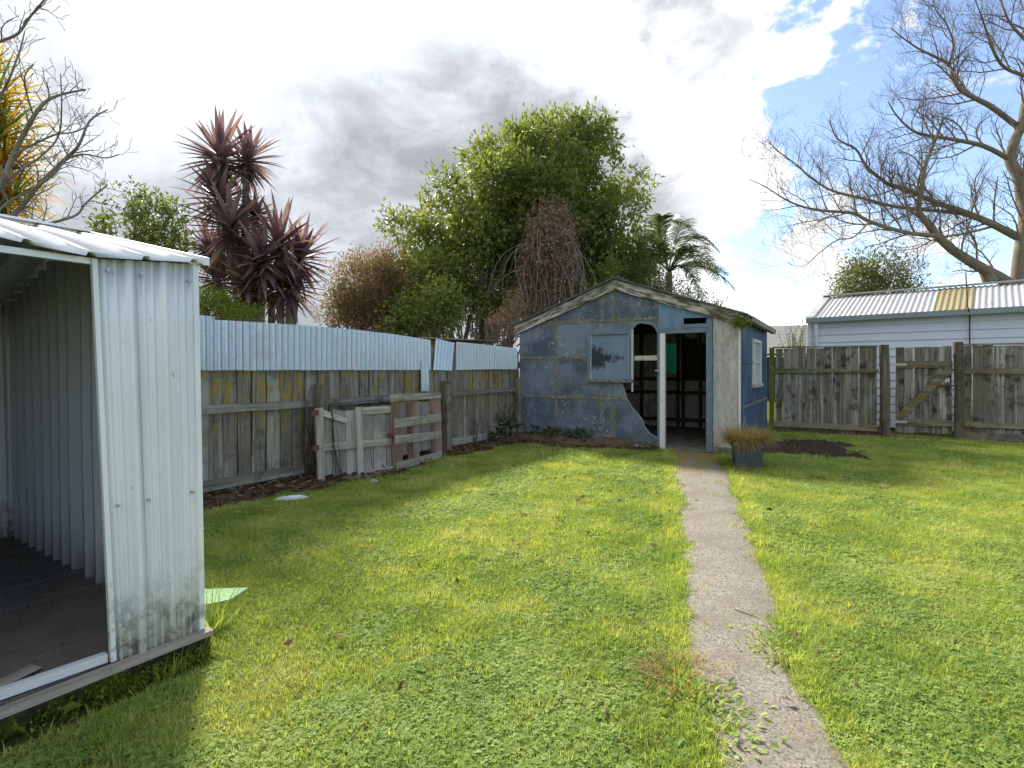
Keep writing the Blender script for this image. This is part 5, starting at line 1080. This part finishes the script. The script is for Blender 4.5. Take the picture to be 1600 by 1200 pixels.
srcs = [clump_grass(1, 16, .031, .0022, .035, 1.0), clump_grass(2, 16, .027, .0024, .035, 1.3), clump_grass(3, 14, .038, .0022, .03, .9), clump_clover(4, 11, .04), clump_clover(5, 13, .045), clump_clover(6, 10, .04), blades('straw', 9, (0, 0, 0), .03, .045, .0017, .2, M['straw'], False, 1.5, .6, 9, 3), clump_grass(8, 18, .055, .0024, .035, .8)]
for i, me in enumerate(srcs): o = bpy.data.objects.new('lawn_clump_%02d' % i, me); src.objects.link(o)
def lawn_points(n, y0, y1, xlim, seed):
    r = np.random.default_rng(seed); x = r.uniform(xlim[0], xlim[1], n); y = r.uniform(y0, y1, n); k = np.abs(x) < y*1.08+1.6      # only what the yard shows round the camera
    x, y = x[k], y[k]; ok = ~bare(x, y) | (r.random(len(x)) < .05)
    l, rr = path_edges(y); nz = (fbm(x, y, 3.0, 31)-.5)*.32; nz2 = (fbm(x, y, 3.0, 37)-.5)*.32; inp = (x > l+nz*.55+.0) & (x < rr+nz2*.55); ok &= ~inp | (r.random(len(x)) < .008)
    ok &= (fbm(x, y, 2.8, 77) > .27) | (r.random(len(x)) < .35)
    u, v = in_frame(GS, x, y); ok &= ~((u > -GW-.1) & (u < .05) & (v > -.15-.08*(fbm(x, y, 5, 71)-.5)) & (v < GD+.1))
    u, v = in_frame(LFr, x, y); ok &= v < -.05
    u, v = in_frame(BS, x, y); ok &= ~((v > -.05) & (u < SW+.05) & (u > -3))
    u, v = in_frame(RFr, x, y); ok &= ~((v > -.02) & (u > -.3)); 
    return x[ok], y[ok]
bx, by, bs_ = [], [], []
for (n, y0, y1, xl, sc, sd_) in ((150000, .9, 3.6, (-5.5, 5.5), 1.0, 1), (110000, 3.6, 6.2, (-7, 8.5), 1.25, 2), (85000, 6.2, 12, (-3, 13), 1.6, 3)):
    x, y = lawn_points(n, y0, y1, xl, sd_); bx.append(x); by.append(y); bs_.append(np.full(len(x), sc))
bx, by, bs_ = map(np.concatenate, (bx, by, bs_)); n = len(bx); r = np.random.default_rng(5)
cl_n = fbm(bx, by, 1.4, 51); l, rr = path_edges(by); edge = (np.minimum(np.abs(bx-l), np.abs(bx-rr)) < .12)
u_ = r.random(n); pc_ = np.clip((cl_n-.44)*3.2, .10, .75); typ = np.where(u_ < pc_, r.integers(3, 6, n), np.where(u_ < pc_+.13, 6, r.integers(0, 3, n))); typ = np.where((r.random(n) < .03) | (edge & (r.random(n) < .30)), 7, typ)
scl = bs_*r.uniform(.7, 1.25, n)*(.75+.5*fbm(bx, by, .9, 61)); scl = np.where((typ >= 3) & (typ < 6), scl*.8, scl)
me = bpy.data.meshes.new('lawn_grass'); me.vertices.add(n); me.vertices.foreach_set('co', np.stack([bx, by, np.full(n, -.004)+(fbm(bx, by, 1.3, 3)-.5)*.03], 1).astype(np.float32).ravel())
for nm, ty, arr in (('typ', 'INT', typ.astype(np.int32)), ('rz', 'FLOAT', r.uniform(0, 6.28, n).astype(np.float32)), ('scl', 'FLOAT', scl.astype(np.float32))):
    a = me.attributes.new(nm, ty, 'POINT'); a.data.foreach_set('value', arr)
lawn = bpy.data.objects.new('lawn_grass', me); COL.objects.link(lawn); tag(lawn, 'short green lawn of grass and clover across the yard', 'grass', kind='stuff')
ng_ = bpy.data.node_groups.new('lawn', 'GeometryNodeTree'); ng_.interface.new_socket('Geometry', in_out='INPUT', socket_type='NodeSocketGeometry'); ng_.interface.new_socket('Geometry', in_out='OUTPUT', socket_type='NodeSocketGeometry')
gi, go_ = ng_.nodes.new('NodeGroupInput'), ng_.nodes.new('NodeGroupOutput'); iop = ng_.nodes.new('GeometryNodeInstanceOnPoints'); ci = ng_.nodes.new('GeometryNodeCollectionInfo'); ci.inputs[0].default_value = src; ci.inputs['Separate Children'].default_value = True; ci.inputs['Reset Children'].default_value = True
def na(nm, ty): q = ng_.nodes.new('GeometryNodeInputNamedAttribute'); q.data_type = ty; q.inputs[0].default_value = nm; return q.outputs[0]
cx = ng_.nodes.new('ShaderNodeCombineXYZ'); L_ = ng_.links.new; L_(na('rz', 'FLOAT'), cx.inputs[2]); e2r = ng_.nodes.new('FunctionNodeEulerToRotation'); L_(cx.outputs[0], e2r.inputs[0])
L_(gi.outputs[0], iop.inputs['Points']); L_(ci.outputs[0], iop.inputs['Instance']); iop.inputs['Pick Instance'].default_value = True; L_(na('typ', 'INT'), iop.inputs['Instance Index']); L_(e2r.outputs[0], iop.inputs['Rotation']); L_(na('scl', 'FLOAT'), iop.inputs['Scale']); L_(iop.outputs[0], go_.inputs[0])
lawn.modifiers.new('lawn', 'NODES').node_group = ng_
print('lawn clumps', n)
